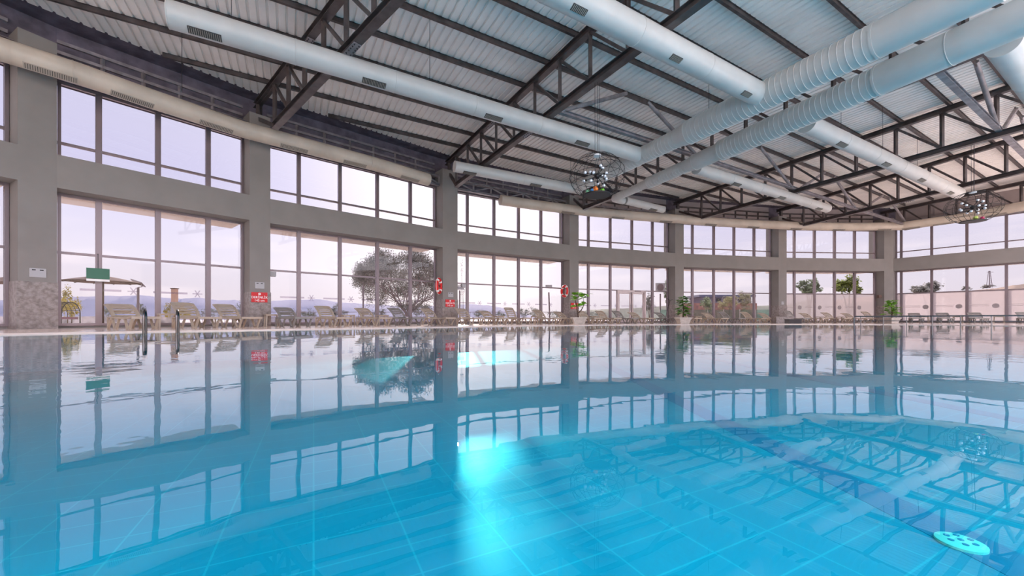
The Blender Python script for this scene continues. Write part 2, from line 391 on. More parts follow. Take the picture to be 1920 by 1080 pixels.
# double door in the fourth bay
a, b = BAYS[4]; n = nrm(a, b); ga = a+n*(GD-.06); gb = b+n*(GD-.06); d = (gb-ga).normalized(); rot = Matrix(((d.x, n.x, 0), (d.y, n.y, 0), (0, 0, 1)))
pa = at_line(ga, gb, 1158); pb = at_line(ga, gb, 1208); pm = (pa+pb)/2; dw = (pb-pa).length
dr = bpy.data.objects.new('door_1', None); C.objects.link(dr); dr.location = v3(pm, deckz); struct(dr)
f = MB()
for p in (pa, pb): f.box(v3(p, 1.22), (0.14, 0.2, 2.36), rot)
f.box(v3(pm, 2.34), (dw, 0.2, 0.14), rot); f.build('door_frame', M['frame_l'], dr)
for s in (-1, 1):
    c = pm+d*s*dw/4; w2 = dw/2-0.09
    f = MB()
    for t in (-1, 1): f.box(v3(c+d*t*(w2/2-.05), 1.15), (0.10, 0.07, 2.2), rot)
    f.box(v3(c, 0.17), (w2, 0.07, 0.20), rot); f.box(v3(c, 2.20), (w2, 0.07, 0.10), rot)
    lf = f.build('door_leaf', M['frame_l'], dr)
    MB().box(v3(c, 1.2), (w2-.2, 0.01, 1.95), rot).build('glass', M['clear'], lf)
    h = c-d*s*(w2/2-.06)-n*0.09
    MB().tube([v3(h+n*.06, 0.95), v3(h-d*s*.0, 0.95), v3(h, 1.35), v3(h+n*.06, 1.35)], 0.014, 8).build('handle', M['rail'], lf)
MB().box(v3(pm+d*dw*.22-n*.13, 2.36), (0.5, 0.06, 0.06), rot).build('door_closer', M['frame'], dr)

# ------------------------------------------------------------------ eaves: lattice girder, fascia panels
for i, (a, b) in enumerate(BAYS):
    n = nrm(a, b); d = (b-a).normalized(); ln = (b-a).length
    lab = ['leftmost bay', 'ladder bay on the left', 'bay with the big bare tree', 'bay right of the life ring column', 'bay with the glass door', 'bay with the house outside', 'last bay before the corner', 'right wall'][i]
    o = a+n*0.35; e2 = b+n*0.35
    root = empty('lattice_girder', v3((o+e2)/2, 7.8), 'grey steel lattice girder above the upper windows, ' + lab, 'girder', 'eave lattice girders')
    MB().ibeam(v3(o, 8.22), v3(e2, 8.22), 0.14, 0.12).build('top_chord', M['steel_mid'], root)
    MB().ibeam(v3(o, 7.74), v3(e2, 7.74), 0.16, 0.12).build('bottom_chord', M['steel_mid'], root)
    k = max(2, round(ln/1.1)); st = ln/k
    for j in range(k+1):
        p = o+d*(st*j)
        MB().bar(v3(p, 7.76), v3(p, 8.2), 0.10, 0.10).build('post', M['steel_mid'], root)
        if j < k:
            p2 = o+d*(st*(j+1)); A, B = (7.79, 8.17) if j % 2 else (8.17, 7.79)
            MB().bar(v3(p, A), v3(p2, B), 0.07, 0.07).build('diagonal', M['steel_mid'], root)
    fm = M['fascia'] if i < 4 else M['panel']
    tr = MB(); q1 = a+n*0.95; q2 = b+n*0.95
    if i < 7:
        tr.prism([q1, q2, q2+n*.05, q1+n*.05], ZG-.05, 9.5)
        tr.prism([a+n*GD, b+n*GD, b+n*1.0, a+n*1.0], ZG-.02, ZG+.04)
    else:
        tr.prism([a+n*.7, b+n*.7, b+n*.76, a+n*.76], ZG-.05, 9.5)
    tt = struct(tr.build('trim_%d' % (i+1), fm))
    bt = MB()
    for j in range(1, k):
        p = q1+d*(st*j)-n*.04
        if i < 7: bt.bar(v3(p, 8.3), v3(p, 9.05), 0.09, 0.08)
    if i < 7:
        for z in (8.34, 8.72, 9.05): bt.bar(v3(q1-n*.05, z), v3(q2-n*.05, z), 0.08, 0.10)
        bt.build('batten', M['steel_mid'] if i < 4 else M['steel'], tt)
    else:
        for j in range(1, int(ln/2.2)):
            p = a+n*.66+d*(2.2*j); bt.bar(v3(p, ZG), v3(p, 9.4), 0.02, 0.02)
        bt.bar(v3(a+n*.68, 8.5), v3(b+n*.68, 8.5), 0.02, 0.02)
        bt.build('panel_joint', M['steel_mid'], tt)

# ------------------------------------------------------------------ roof: corrugated sheets, purlins, trusses, ties
AU = Vector((0.868, 0.497)); AV = Vector((-0.497, 0.868)); AU.normalize(); AV = Vector((-AU.y, AU.x))
def uv(p): return (p.dot(AU), p.dot(AV))
edge = [uv(Z0), uv(COL[0][0])]+[uv((c[0]+c[1])/2) for c in COL[1:]]
def vmax(u):
    if u <= edge[0][0]: return edge[0][1]+(u-edge[0][0])*0.6
    for (u0, w0), (u1, w1) in zip(edge, edge[1:]):
        if u0 <= u <= u1: return w0+(w1-w0)*(u-u0)/(u1-u0)
    return edge[-1][1]-(u-edge[-1][0])*2.0
def pt(u, v, z): p = AU*u+AV*v; return Vector((p.x, p.y, z))
ZS = 9.46; VMIN = -2.5  # sheets stop short out of view, left open so sky light enters
UR = 46.0
rf = MB(); u = -26.0; prof = [(0.0, 0), (0.155, 0), (0.172, .05), (0.218, .05), (0.235, 0)]
samples = []
while u < UR:
    for du, dz in prof[:-1]: samples.append((u+du, ZS-(0.05-dz)))
    samples.append((u+0.235, ZS-0.05)); u += 0.25
for (u0, z0), (u1, z1) in zip(samples, samples[1:]):
    m0 = vmax(u0)+0.1; m1 = vmax(u1)+0.1
    if u0 > edge[-1][0]+.2: m0 = m1 = edge[-1][1]
    if m0 <= VMIN or m1 <= VMIN: continue
    rf.quad(pt(u0, VMIN, z0), pt(u1, VMIN, z1), pt(u1, m1, z1), pt(u0, m0, z0))
    rf.quad(pt(u0, VMIN, z0+.05), pt(u1, VMIN, z1+.05), pt(u1, m1, z1+.05), pt(u0, m0, z0+.05))
struct(rf.build('ceiling', M['roof']))
# dark eave strip closing the roof edge against the fascia
et = MB()
for i, (a, b) in enumerate(BAYS[:7]):
    n = nrm(a, b); et.prism([a-n*.02, b-n*.02, b+n*1.1, a+n*1.1], 9.50, 9.56)
for k, (a, b) in enumerate(COL):
    n1 = nrm(*BAYS[k]); n2 = nrm(*BAYS[k+1]); o1 = 1.0 if k < 6 else .76
    et.prism([a+n1*.95, b+n2*(.95 if k < 6 else .7), b+n2*(1.0 if k < 6 else .76), a+n1*1.0], ZG-.05, 9.56)
    et.prism([a-n1*.02, b-n2*.02, b+n2*1.1, a+n1*1.1], 9.50, 9.56)
struct(et.build('trim_9', M['fascia']))
vn = []; v = 15.9
while v > -1.5: v -= 1.55
v += 1.55
while v < 26: vn.append(v); v += 1.55
for v in vn:
    us = [u*0.25 for u in range(-80, 170) if vmax(u*0.25)-0.15 > v]
    if not us or us[-1]-us[0] < 0.8: continue
    u0, u1 = us[0], min(us[-1], 43.0)
    # keep only the stretch the hall can show
    o = MB().ibeam(pt(max(u0, -16), v, 9.335), pt(u1, v, 9.335), 0.09, 0.17, 0.012).build('purlin', M['steel'], None, loc=pt((max(u0, -16)+u1)/2, v, 9.335))
    tag(o, 'dark steel purlin running under the corrugated roof sheets, parallel to the slim white ducts', 'purlin', 'purlins under the roof')

def truss(col, through, label, length, s0=1.25, tz=9.12, bz=7.47):
    col = Vector(col); dr = (Vector(through)-col).normalized()
    col = col-dr*0.25
    root = empty('roof_truss', v3(col, tz), label, 'truss', 'roof trusses')
    npan = int((length-s0)/1.5)
    P = lambda t, z: v3(col+dr*t, z)
    MB().ibeam(P(-.3, tz), P(length, tz), 0.22, 0.22).build('top_chord', M['steel'], root)
    MB().ibeam(P(s0, bz), P(length, bz), 0.22, 0.22).build('bottom_chord', M['steel'], root)
    MB().bar(P(0.1, 8.45), P(s0+.05, bz), 0.12, 0.14).build('end_strut', M['steel'], root)
    MB().bar(P(0.1, ZTOP-.05), P(0.1, tz-.1), 0.16, 0.16).build('post', M['steel'], root)
    for k in range(npan+1):
        t = s0+1.5*k
        MB().bar(P(t, bz+.1), P(t, tz-.1), 0.11, 0.10).build('post', M['steel'], root)
        if k < npan: MB().bar(P(t+.05, tz-.12), P(t+1.45, bz+.12), 0.09, 0.09).build('diagonal', M['steel'], root)
    MB().bar(P(.15, tz-.12), P(s0, tz-.12), 0.05, 0.05).build('gusset', M['steel'], root)
    for (t, z) in ((8.3, bz-.125), (5.2, tz-.125)):       # bolted splice plates
        MB().box(P(t, z), (0.9, 0.20, 0.02), Matrix(((dr.x, -dr.y, 0), (dr.y, dr.x, 0), (0, 0, 1)))).build('splice_plate', M['steel_mid'], root)
        bo = MB()
        for g in range(8):
            for sgn in (-1, 1):
                c = P(t-.38+g*.108+(0.02 if g > 3 else -.02), z-.018); c += Vector((-dr.y, dr.x, 0))*sgn*.06; bo.ball(c, 0.022, 6, 4)
        stuff(bo.build('bolts', M['black'], root))
    return root
mid = lambda c: (c[0]+c[1])/2
tb = lambda px, py: bp(px, py, 7.15).xy
truss(mid(COL[1]), tb(740, 0), 'dark steel roof truss springing from the column with the depth sign, nearest on the left', 13.5, 2.1)
truss(mid(COL[2]), tb(1120, 147), 'dark steel roof truss carrying the round wire lamp, rising from the life ring column', 23, 1.1)
truss(mid(COL[3]), tb(1420, 262), 'dark steel roof truss half hidden behind the two big white trunk ducts', 26)
truss(mid(COL[4]), tb(1690, 303), 'dark steel roof truss right of the trunk ducts, crossed by the slim duct', 26, 2.2)
truss(mid(COL[5]), tb(1920, 320), 'dark steel roof truss passing behind the end of the slim duct at right', 24, 2.0)
truss(mid(COL[6]), mid(COL[6])+Vector((.32, -1)), 'dark steel roof truss at far right, along the upper right wall above the wire lamp', 20)
# ties along the bottom chords with raking tube braces up to the purlins
tl = {11.05: 'front', 3.7: 'near'}
TR = [(mid(COL[1]), tb(740, 0)), (mid(COL[2]), tb(1120, 147)), (mid(COL[3]), tb(1420, 262)), (mid(COL[4]), tb(1690, 303)), (mid(COL[5]), tb(1920, 320)), (mid(COL[6]), mid(COL[6])+Vector((.32, -1)))]
def cross_v(tr, v):
    (u0, w0), (u1, w1) = uv(Vector(tr[0])), uv(Vector(tr[1])); t = (v-w0)/(w1-w0); return u0+(u1-u0)*t
for v, nm in tl.items():
    us = [cross_v(t, v) for t in TR[(1 if v > 5 else 2):]]
    o = MB().ibeam(pt(us[0], v, 7.62), pt(us[-1]+1, v, 7.62), 0.16, 0.14).build('tie_beam', M['steel_mid'], None, loc=pt(us[0], v, 7.6))
    tag(o, 'grey steel tie beam linking the truss bottoms, ' + ('in front of the first wire lamp' if v > 5 else 'crossing the upper right corner'), 'beam')
    for u0, u1 in zip(us, us[1:]):
        um = (u0+u1)/2
        for (p, qq) in ((u0, um-.6), (u1, um+.6)):
            r_ = MB().tube([pt(p+(.3 if p < qq else -.3), v, 7.6), pt(qq, v, 9.18)], 0.075, 12)
            o = r_.build('brace', M['steel_mid'], None, smooth=True, loc=pt(p, v, 7.6))
            tag(o, 'grey tubular brace raking up from %s tie beam to the purlins' % ('the front' if v > 5 else 'the upper right'), 'brace', 'raking braces at the ' + nm + ' tie')
        g = MB().prism([(pt(um-.75, v, 0).xy+AV*-.02), (pt(um+.75, v, 0).xy+AV*-.02), (pt(um+.75, v, 0).xy+AV*.02), (pt(um-.75, v, 0).xy+AV*.02)], 9.05, 9.24).build('gusset_plate', M['steel'], None, loc=pt(um, v, 9.15))
        tag(g, 'dark steel gusset plate where two raking braces meet under the roof', 'plate', 'gusset plates')

# ------------------------------------------------------------------ ducts
ZD = 6.8
def duct(name, a, b, ra, rb, label, vents=0, pitch=None, m='duct', cap0=True, red=None, vsize=(0.62, 0.16), voff=0.35, group=None, side=-1):
    a = Vector(a); b = Vector(b); d = (b-a); ln = d.length; x = d/ln
    root = empty(name, a, label, 'duct', group)
    pts = []; rs = []
    t = 0.0; step = pitch or 2.4
    nseg = max(1, int(ln/step))
    for k in range(nseg):
        t0 = ln*k/nseg; t1 = ln*(k+1)/nseg
        def rad(t):
            if red and t < red: return ra
            return rb if red else ra+(rb-ra)*t/ln
        w = 0.012 if pitch else 0.02
        pts += [t0, t0+w, t0+w+.004, t1-.004]; r0 = rad(t0+w); r1 = rad(t1)
        h = 0.006 if pitch else 0.008
        rs += [r0+h, r0+h, r0, r1]
    pts.append(ln); rs.append(rb)
    MB().tube([a+x*t for t in pts], rs, 40).build('duct_body', M[m], root, smooth=True)
    hz = Vector((0, 0, 1)).cross(x).normalized()
    if hz.y > 0: hz = -hz                 # towards the viewer's side
    for k in range(vents):
        t = ln*(k+voff)/max(1, vents); rr_ = (ra+(rb-ra)*t/ln) if not red else rb
        nd = (Vector((0, 0, -1))*0.93+hz*0.36*side*-1).normalized(); sd = x.cross(nd)
        c = a+x*t+nd*(rr_-.004); rot = Matrix((x, sd, nd)).transposed()
        v = MB().box(c, (vsize[0], vsize[1], 0.03), rot).build('vent_grille', M['grille'] if m == 'duct' else M['grille_b'], root)
        lv = MB()
        for j in range(int(vsize[0]/.04)):
            lv.box(c+x*(-vsize[0]/2+.03+j*.04)+nd*.018, (0.008, vsize[1]*.9, 0.008), rot)
        lv.build('louvre', M['grille_b'] if m == 'duct' else M['grille'], v)
    return root
D = lambda px, py: bp(px, py, ZD)
T1a, T1b = D(1083, 351), D(1880, -40); T2a, T2b = D(1160, 368), D(1960, 12)
def trunk(a, b, label, segs):
    """a trunk duct whose bore steps down towards its far end"""
    a = Vector(a); b = Vector(b); x = (b-a).normalized(); ln = (b-a).length
    root = empty('trunk_duct', a, label, 'duct')
    pts = []; rs = []
    for (f0, f1, r0, r1, ribbed) in segs:
        t0, t1 = ln*f0, ln*f1; step = 0.16 if ribbed else 1.2; k = max(1, int((t1-t0)/step))
        for j in range(k):
            s0 = t0+(t1-t0)*j/k; s1 = t0+(t1-t0)*(j+1)/k; ra = r0+(r1-r0)*j/k; rb = r0+(r1-r0)*(j+1)/k
            pts += [s0, s0+.014, s0+.018, s1-.002]; rs += [ra+.011, ra+.011, ra, rb]
    cl = MB().tube([a+x*t for t in pts], rs, 48)
    for (f0, f1, r0, r1, rb_) in segs:
        p = a+x*ln*f0; cl.tube([p-x*.03, p+x*.03], r0+.014, 40)
    cl.build('duct_body', M['duct'], root, smooth=True)
    return root
trunk(T1a, T1b, 'large white trunk duct crossing the upper right, upper of the two', [(0, .10, .26, .26, 1), (.10, .14, .26, .33, 0), (.14, .44, .33, .33, 1), (.44, .48, .33, .42, 0), (.48, .86, .42, .42, 1), (.86, 1, .42, .42, 0)])
trunk(T2a, T2b, 'large white trunk duct crossing the upper right, lower of the two with an elbow', [(0, .13, .20, .20, 1), (.13, .165, .20, .27, 0), (.165, .33, .27, .27, 1), (.33, .36, .27, .34, 0), (.36, .45, .34, .34, 0), (.45, .80, .40, .40, 1), (.80, 1, .42, .42, 0)])
MB_e = MB().tube([T2a, T2a+Vector((-.14, .24, 0)), T2a+Vector((-.10, .44, 0)), T2a+Vector((.12, .62, 0)), T2a+Vector((.5, .84, 0))], .20, 24)
dirA = Vector((AU.x, AU.y, 0))
def branch(p0, p1, r, label, vents, voff=.35, group=None): return duct('branch_duct', D(*p0), D(*p1), r, r, label, vents, group=group, voff=voff, vsize=(.62, .17))
branch((315, 26), (1196, 290), .29, 'long slim white duct from the upper left to the upper trunk duct', 4, .18)
e = D(1420, 176); s_ = e-dirA*15.5; duct('branch_duct', s_, e, .31, .31, 'wide white duct entering from the top centre, ending at the upper trunk duct', 5, voff=.75, vsize=(.38, .14))
branch((852, 312), (1088, 356), .24, 'short white duct beginning beside the life ring column, behind the first wire lamp', 2, .2)
branch((1512, 232), (1796, 362), .29, 'slim white duct running from the lower trunk duct towards the second wire lamp', 4, .6)
branch((1306, 316), (1551, 391), .25, 'slim white duct below the trunk ducts ending in mid-air, second from the right', 3, .7)
el = branch((1172, 376), (1243, 393), .21, 'short white stub duct at the elbow end of the lower trunk duct', 1, .7)
MB_e.build('elbow', M['duct'], el, smooth=True)
s_ = D(1880, 80); duct('branch_duct', s_, s_+dirA*9, .31, .31, 'white duct leaving the lower trunk duct at the right edge of the view', 0, vsize=(.55, .17))
# the two lengths of ring duct that follow the glazing
RZ = 7.2
ringA = [bp(x, y, RZ) for x, y in ((-200, -22), (0, 92), (150, 139), (300, 191), (460, 244), (600, 281), (700, 307), (803, 337))]
ringA[0] = ringA[1]+(ringA[1]-ringA[2]).normalized()*3+Vector((-.3, -.6, 0))
ringB = [bp(x, y, RZ) for x, y in ((938, 375), (1000, 384), (1100, 396.5), (1190, 405), (1280, 411.5), (1360, 417.5), (1440, 421.5), (1520, 424.5), (1600, 425.5), (1690, 424), (1720, 420), (1800, 409), (1920, 386))]
ringB.append(ringB[-1]+(ringB[-1]-ringB[-2]).normalized()*5)
def ring(pts, label):
    root = empty('ring_duct', pts[0], label, 'duct', 'ring ducts along the glazing')
    fine = []; rs = []
    for p, q in zip(pts, pts[1:]):
        k = max(2, int((q-p).length/.9))
        for j in range(k): fine.append(p+(q-p)*j/k)
    fine.append(pts[-1])
    cl = MB().tube(fine, .305, 36)
    for p, q in zip(pts[1:], pts[2:]):
        x = (q-p).normalized()
        for j in range(-1, 2): cl.tube([p+x*(j*.16-.012), p+x*(j*.16+.012)], .311, 36)
    cl.build('duct_body', M['duct_ring'], root, smooth=True)
    for p, q in list(zip(pts, pts[1:]))[1:]:
        x = (q-p).normalized(); c = p+(q-p)*.62
        hz = Vector((-x.y, x.x, 0)); hz = hz if hz.y < 0 else -hz
        nd = (Vector((0, 0, -1))*.9+hz*.42).normalized(); rot = Matrix((x, x.cross(nd), nd)).transposed()
        v = MB().box(c+nd*.300, (1.0, .20, .03), rot).build('vent_grille', M['grille_b'], root)
        lv = MB()
        for j in range(22): lv.box(c+x*(-.46+j*.044)+nd*.318, (.012, .17, .006), rot)
        lv.build('louvre', M['grille'], v)
    return root
ring(ringA, 'beige ring duct along the upper windows on the left, ending before the life ring column')
ring(ringB, 'beige ring duct along the upper windows from the centre round to the right wall')

# hanging wires
for k, (px, y0, z0, y1) in enumerate(((434, 0, 9.2, 55), (806, 40, 9.2, 152), (341, 73, 9.1, 170), (1329, 165, 9.1, 205), (1655, 205, 9.2, 290), (1577, 215, 9.2, 240), (1720, 265, 9.2, 330), (1070, 300, 9.1, 330))):
    p = bp(px, y0, z0-EYE); zb = max(ZD+EYE+.25, (HZ-y1)/F*p.y+EYE)
    o = MB().tube([(p.x, p.y, 9.3), (p.x, p.y, min(9.0, zb))], .008, 5).build('hanging_wire', M['wire'], None, loc=(p.x, p.y, 9.3))
    tag(o, 'thin dark hanger wire dropping from the roof towards the white ducts', 'wire', 'hanger wires')

# ------------------------------------------------------------------ wire globe lamps with toy balls inside
def globe(x, y, ztop, zc, label, rx=.81, rz=.64, seed=1):
    rnd = random.Random(seed)
    root = empty('globe_lamp', (x, y, zc), label, 'lamp', 'wire globe lamps'); c = Vector((x, y, zc)); zf = -.80
    cg = MB()
    for k in range(14):
        a = 2*math.pi*k/14; pts = []
        for j in range(21):
            ph = math.pi*(.04+.80*j/20)
            pts.append(c+Vector((rx*math.sin(ph)*math.cos(a+.5*math.sin(ph*2)*.25), rx*math.sin(ph)*math.sin(a+.5*math.sin(ph*2)*.25), rz*math.cos(ph))))
        cg.tube(pts, .006, 5)
    for j in range(1, 9):
        ph = math.pi*(.04+.80*j/8.4); r_ = rx*math.sin(ph)
        tilt = rnd.uniform(-.08, .08)
        cg.tube([c+Vector((r_*math.cos(t), r_*math.sin(t), rz*math.cos(ph)+tilt*r_*math.cos(t+j))) for t in [2*math.pi*i/40 for i in range(40)]], .006, 5, closed=True)
    cg.build('cage', M['wire'], root, smooth=True)
    rp = rx*math.sin(math.pi*.84); zp = rz*math.cos(math.pi*.84)
    MB().tube([c+Vector((0, 0, zp-.015)), c+Vector((0, 0, zp+.015))], rp, 36).build('base_plate', M['wire'], root)
    MB().tube([c+Vector((0, 0, rz-.05)), c+Vector((0, 0, rz))], .11, 20).build('canopy', M['white'], root)
    MB().ball(c, .085, 16, 10).build('hub', M['wire'], root, smooth=True)
    for k in range(14):
        a = k*2.4; zz = 1-2*(k+.5)/14; rr_ = math.sqrt(1-zz*zz); dv = Vector((rr_*math.cos(a), rr_*math.sin(a), zz*.6)).normalized(); ln = rnd.uniform(.20, .32)
        ar = MB().tube([c+dv*.05, c+dv*ln], .010, 6).build('lamp_arm', M['wire'], root)
        MB().tube([c+dv*ln, c+dv*(ln+.05)], .028, 10).build('socket', M['wire'], ar)
        MB().ball(c+dv*(ln+.09), .048, 12, 8).build('bulb', M['bulb'], ar, smooth=True)
    for k, (ox, oy) in enumerate(((-.06, 0), (.06, .02), (.0, -.05))):
        MB().tube([(x+ox, y+oy, zc+rz-.02), (x+ox*1.1, y+oy, ztop)], .006, 5).build('cable', M['wire'], root)
    return c, zp+.015
c1, zp1 = globe(2.54, 11.62, 7.37, 4.26+EYE, 'round black wire globe lamp with orange and green balls inside, near the centre', seed=1)
c2, zp2 = globe(18.7, 15.8, 7.37, 4.52+EYE, 'round black wire globe lamp with lime and pink balls inside, at far right', seed=2)
for c, zp, lst in ((c1, zp1, (('b_orange', -.10, -.22, .082, 'orange toy ball lying in the centre wire globe'), ('b_green', .12, -.16, .065, 'green toy ball right of the orange ball in the centre globe'), ('b_teal', -.30, -.10, .06, 'teal toy ball at the left in the centre wire globe'), ('b_blue', -.20, -.24, .05, 'small blue toy ball beside the teal ball in the centre globe'))),
                   (c2, zp2, (('b_lime', -.12, -.2, .075, 'lime toy ball lying in the right wire globe'), ('b_pink', .14, -.2, .065, 'pink toy ball lying in the right wire globe')))):
    for mt, ox, oy, r_, lb in lst:
        o = MB().ball((0, 0, 0), r_, 18, 12).build('toy_ball', M[mt], None, smooth=True); o.location = c+Vector((ox, oy, zp+r_)); tag(o, lb, 'ball', 'toy balls in the wire globes')

# ------------------------------------------------------------------ pool, deck, ground
C0 = Vector((5.0, 5.0))
pool_pts = [Vector(p) for p in ((-10.2, 7.8), (-7.04, 10.8), (-2.07, 15.1), (2.8, 18.7), (10.0, 21.6), (16.1, 22.2), (20.6, 20.6), (22.2, 16), (22.5, 8), (20, -5), (11, -11), (-3, -11), (-11, -6), (-12.6, 1.5))]
def catmull(P, n=8):
    out = []; m = len(P)
    for i in range(m):
        a, b, c, d = P[i-1], P[i], P[(i+1) % m], P[(i+2) % m]
        for k in range(n):
            t = k/n; out.append(.5*((2*b)+(c-a)*t+(2*a-5*b+4*c-d)*t*t+(3*b-a-3*c+d)*t**3))
    return out
POOL = catmull(pool_pts)
HALL = [Z0+nrm(*BAYS[0])*(GD+.1)]
for i, (a, b) in enumerate(BAYS):
    n = nrm(a, b); HALL += [a+n*(GD+.1), b+n*(GD+.1)]
HALL += [Vector((50, -8)), Vector((40, -26)), Vector((-22, -26)), Vector((-26, -4))]
def cast(poly, ang):
    dx, dy = math.cos(ang), math.sin(ang); best = None
    for i in range(len(poly)):
        p = poly[i]-C0; q = poly[(i+1) % len(poly)]-C0; e_ = q-p; den = dx*e_.y-dy*e_.x
        if abs(den) < 1e-9: continue
        t = (p.x*e_.y-p.y*e_.x)/den; s = (p.x*dy-p.y*dx)/den
        if t > 0 and -1e-6 <= s <= 1+1e-6 and (best is None or t > best): best = t
    return C0+Vector((dx, dy))*best
angs = sorted(set([2*math.pi*i/360 for i in range(360)]+[math.atan2((p-C0).y, (p-C0).x) % (2*math.pi) for p in HALL]+[math.atan2((p-C0).y, (p-C0).x) % (2*math.pi) for p in POOL]))
pin = [cast(POOL, a) for a in angs]; hin = [cast(HALL, a) for a in angs]
K = len(angs)
dk = MB(); cp = MB(); gd = MB()
for i in range(K):
    j = (i+1) % K
    o1 = pin[i]+(pin[i]-C0).normalized()*.30; o2 = pin[j]+(pin[j]-C0).normalized()*.30
    dk.quad(v3(o1, deckz), v3(o2, deckz), v3(hin[j], deckz), v3(hin[i], deckz))
    cp.quad(v3(pin[i], .028), v3(pin[j], .028), v3(o2, deckz+.002), v3(o1, deckz+.002))
    cp.quad(v3(pin[i], -.10), v3(pin[j], -.10), v3(pin[j], .028), v3(pin[i], .028))
    f1 = C0+Vector((math.cos(angs[i]), math.sin(angs[i])))*1500; f2 = C0+Vector((math.cos(angs[j]), math.sin(angs[j])))*1500
    g1 = C0+(hin[i]-C0)*1.8; g2 = C0+(hin[j]-C0)*1.8
    gd.quad(v3(hin[i], .0), v3(hin[j], .0), v3(g2, -.02), v3(g1, -.02)); gd.quad(v3(g1, -.02), v3(g2, -.02), v3(f2, -2), v3(f1, -2))
struct(dk.build('floor', M['deck'])); struct(cp.build('trim_10', mat('coping', (0.62, 0.50, 0.44), 0.2)))
struct(gd.build('ground', M['pave']))
PD = -0.78
pf = MB(); pf.v = [v3(p, PD) for p in pin]; pf.f = [tuple(range(K))]
pl = MB()
for i in range(K):
    j = (i+1) % K; pl.quad(v3(pin[i], PD), v3(pin[j], PD), v3(pin[j], -.10), v3(pin[i], -.10))
pool = struct(pf.build('pool_floor', M['pool'])); struct(pl.build('pool_wall', M['pool']))
floor_band = MB()  # two straight bands, darker than the pool floor around them
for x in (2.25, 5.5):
    floor_band.box((x, 6.5, PD+.001), (.26, 19, .002))
struct(floor_band.build('trim_11', M['floor_band']))
wa = MB(); wa.v = [v3(p, 0) for p in pin]; wa.f = [tuple(range(K))]
w_ = stuff(wa.build('pool_water', M['water'])); tag(w_, 'clear turquoise pool water mirroring the curved window wall', 'water')
# drain
dp = Vector((2.19, 1.90, PD+.01)); rd = empty('floor_drain', dp, 'round white drain cover on the pool floor, lower right', 'drain')
MB().tube([dp-Vector((0, 0, .008)), dp+Vector((0, 0, .004)), dp+Vector((0, 0, .012))], [.090, .090, .070], 32).build('cover', mat('drain_white', (.35, .50, .42), .5), rd, smooth=True)
hl = MB()
for k in range(7):
    a = k*math.pi/3; rr_ = 0 if k == 6 else .048
    hl.tube([dp+Vector((rr_*math.cos(a), rr_*math.sin(a), .010)), dp+Vector((rr_*math.cos(a), rr_*math.sin(a), .0145))], .012, 12)
hl.build('drain_hole', M['hole'], rd)

# ------------------------------------------------------------------ pool ladder rails, handrail
for px, lb in ((271.5, 'curved chrome pool ladder rail, left of the pair'), (333, 'curved chrome pool ladder rail, right of the pair')):
    dd = 8.85 if px < 300 else 9.3
    w0 = Vector(((px-960)/F*dd, dd)); inn = (Vector((2.0, 2.2))-w0).normalized()
    wpt = w0
    t = []
    out = -inn
    for (s, z) in ((-.13, -.6), (-.13, 0), (-.13, .36), (-.11, .45), (-.06, .51), (.0, .53), (.06, .51), (.11, .45), (.13, .36), (.13, 0.0), (.13, -.6)):
        sgn = Vector((0.86, -.5))    # the hoop stands almost edge-on
        p = wpt+Vector((.55, -.83))*s*1.0+Vector((-.2, .0))*0
        t.append(v3(p, z))
    root = empty('ladder_rail', v3(wpt, 0), lb, 'rail', 'pool ladder rails')
    MB().tube(t, .021, 12).build('hoop', mat('ladder_steel', (.13, .12, .12), .22, 1.0), root, smooth=True)
    for s in (-.13, .13):
        p = wpt+Vector((.55, -.83))*s
        MB().tube([v3(p, -.05), v3(p, -.02)], .04, 14).build('collar', M['chrome'], root)
Ra = Vector((16.3, 18.55)); Rb = Vector((17.75, 13.5)); Rc = Rb+(Rb-Ra)*.9
root = empty('handrail', v3(Ra, 0), 'low dark metal handrail standing in the water at right', 'railing')
MB().tube([v3(Ra, -.6), v3(Ra, .40), v3(Ra+(Rb-Ra).normalized()*.04, .44), v3(Rc, .44)], .026, 10).build('top_rail', M['rail'], root, smooth=True)
MB().tube([v3(Ra, .24), v3(Rc, .24)], .014, 8).build('middle_rail', M['rail'], root)
for px in (1614, 1656, 1700, 1748, 1801, 1859, 1925):
    p = at_line(Ra, Rb, px); MB().tube([v3(p, -.6), v3(p, .43)], .018, 8).build('post', M['rail'], root)

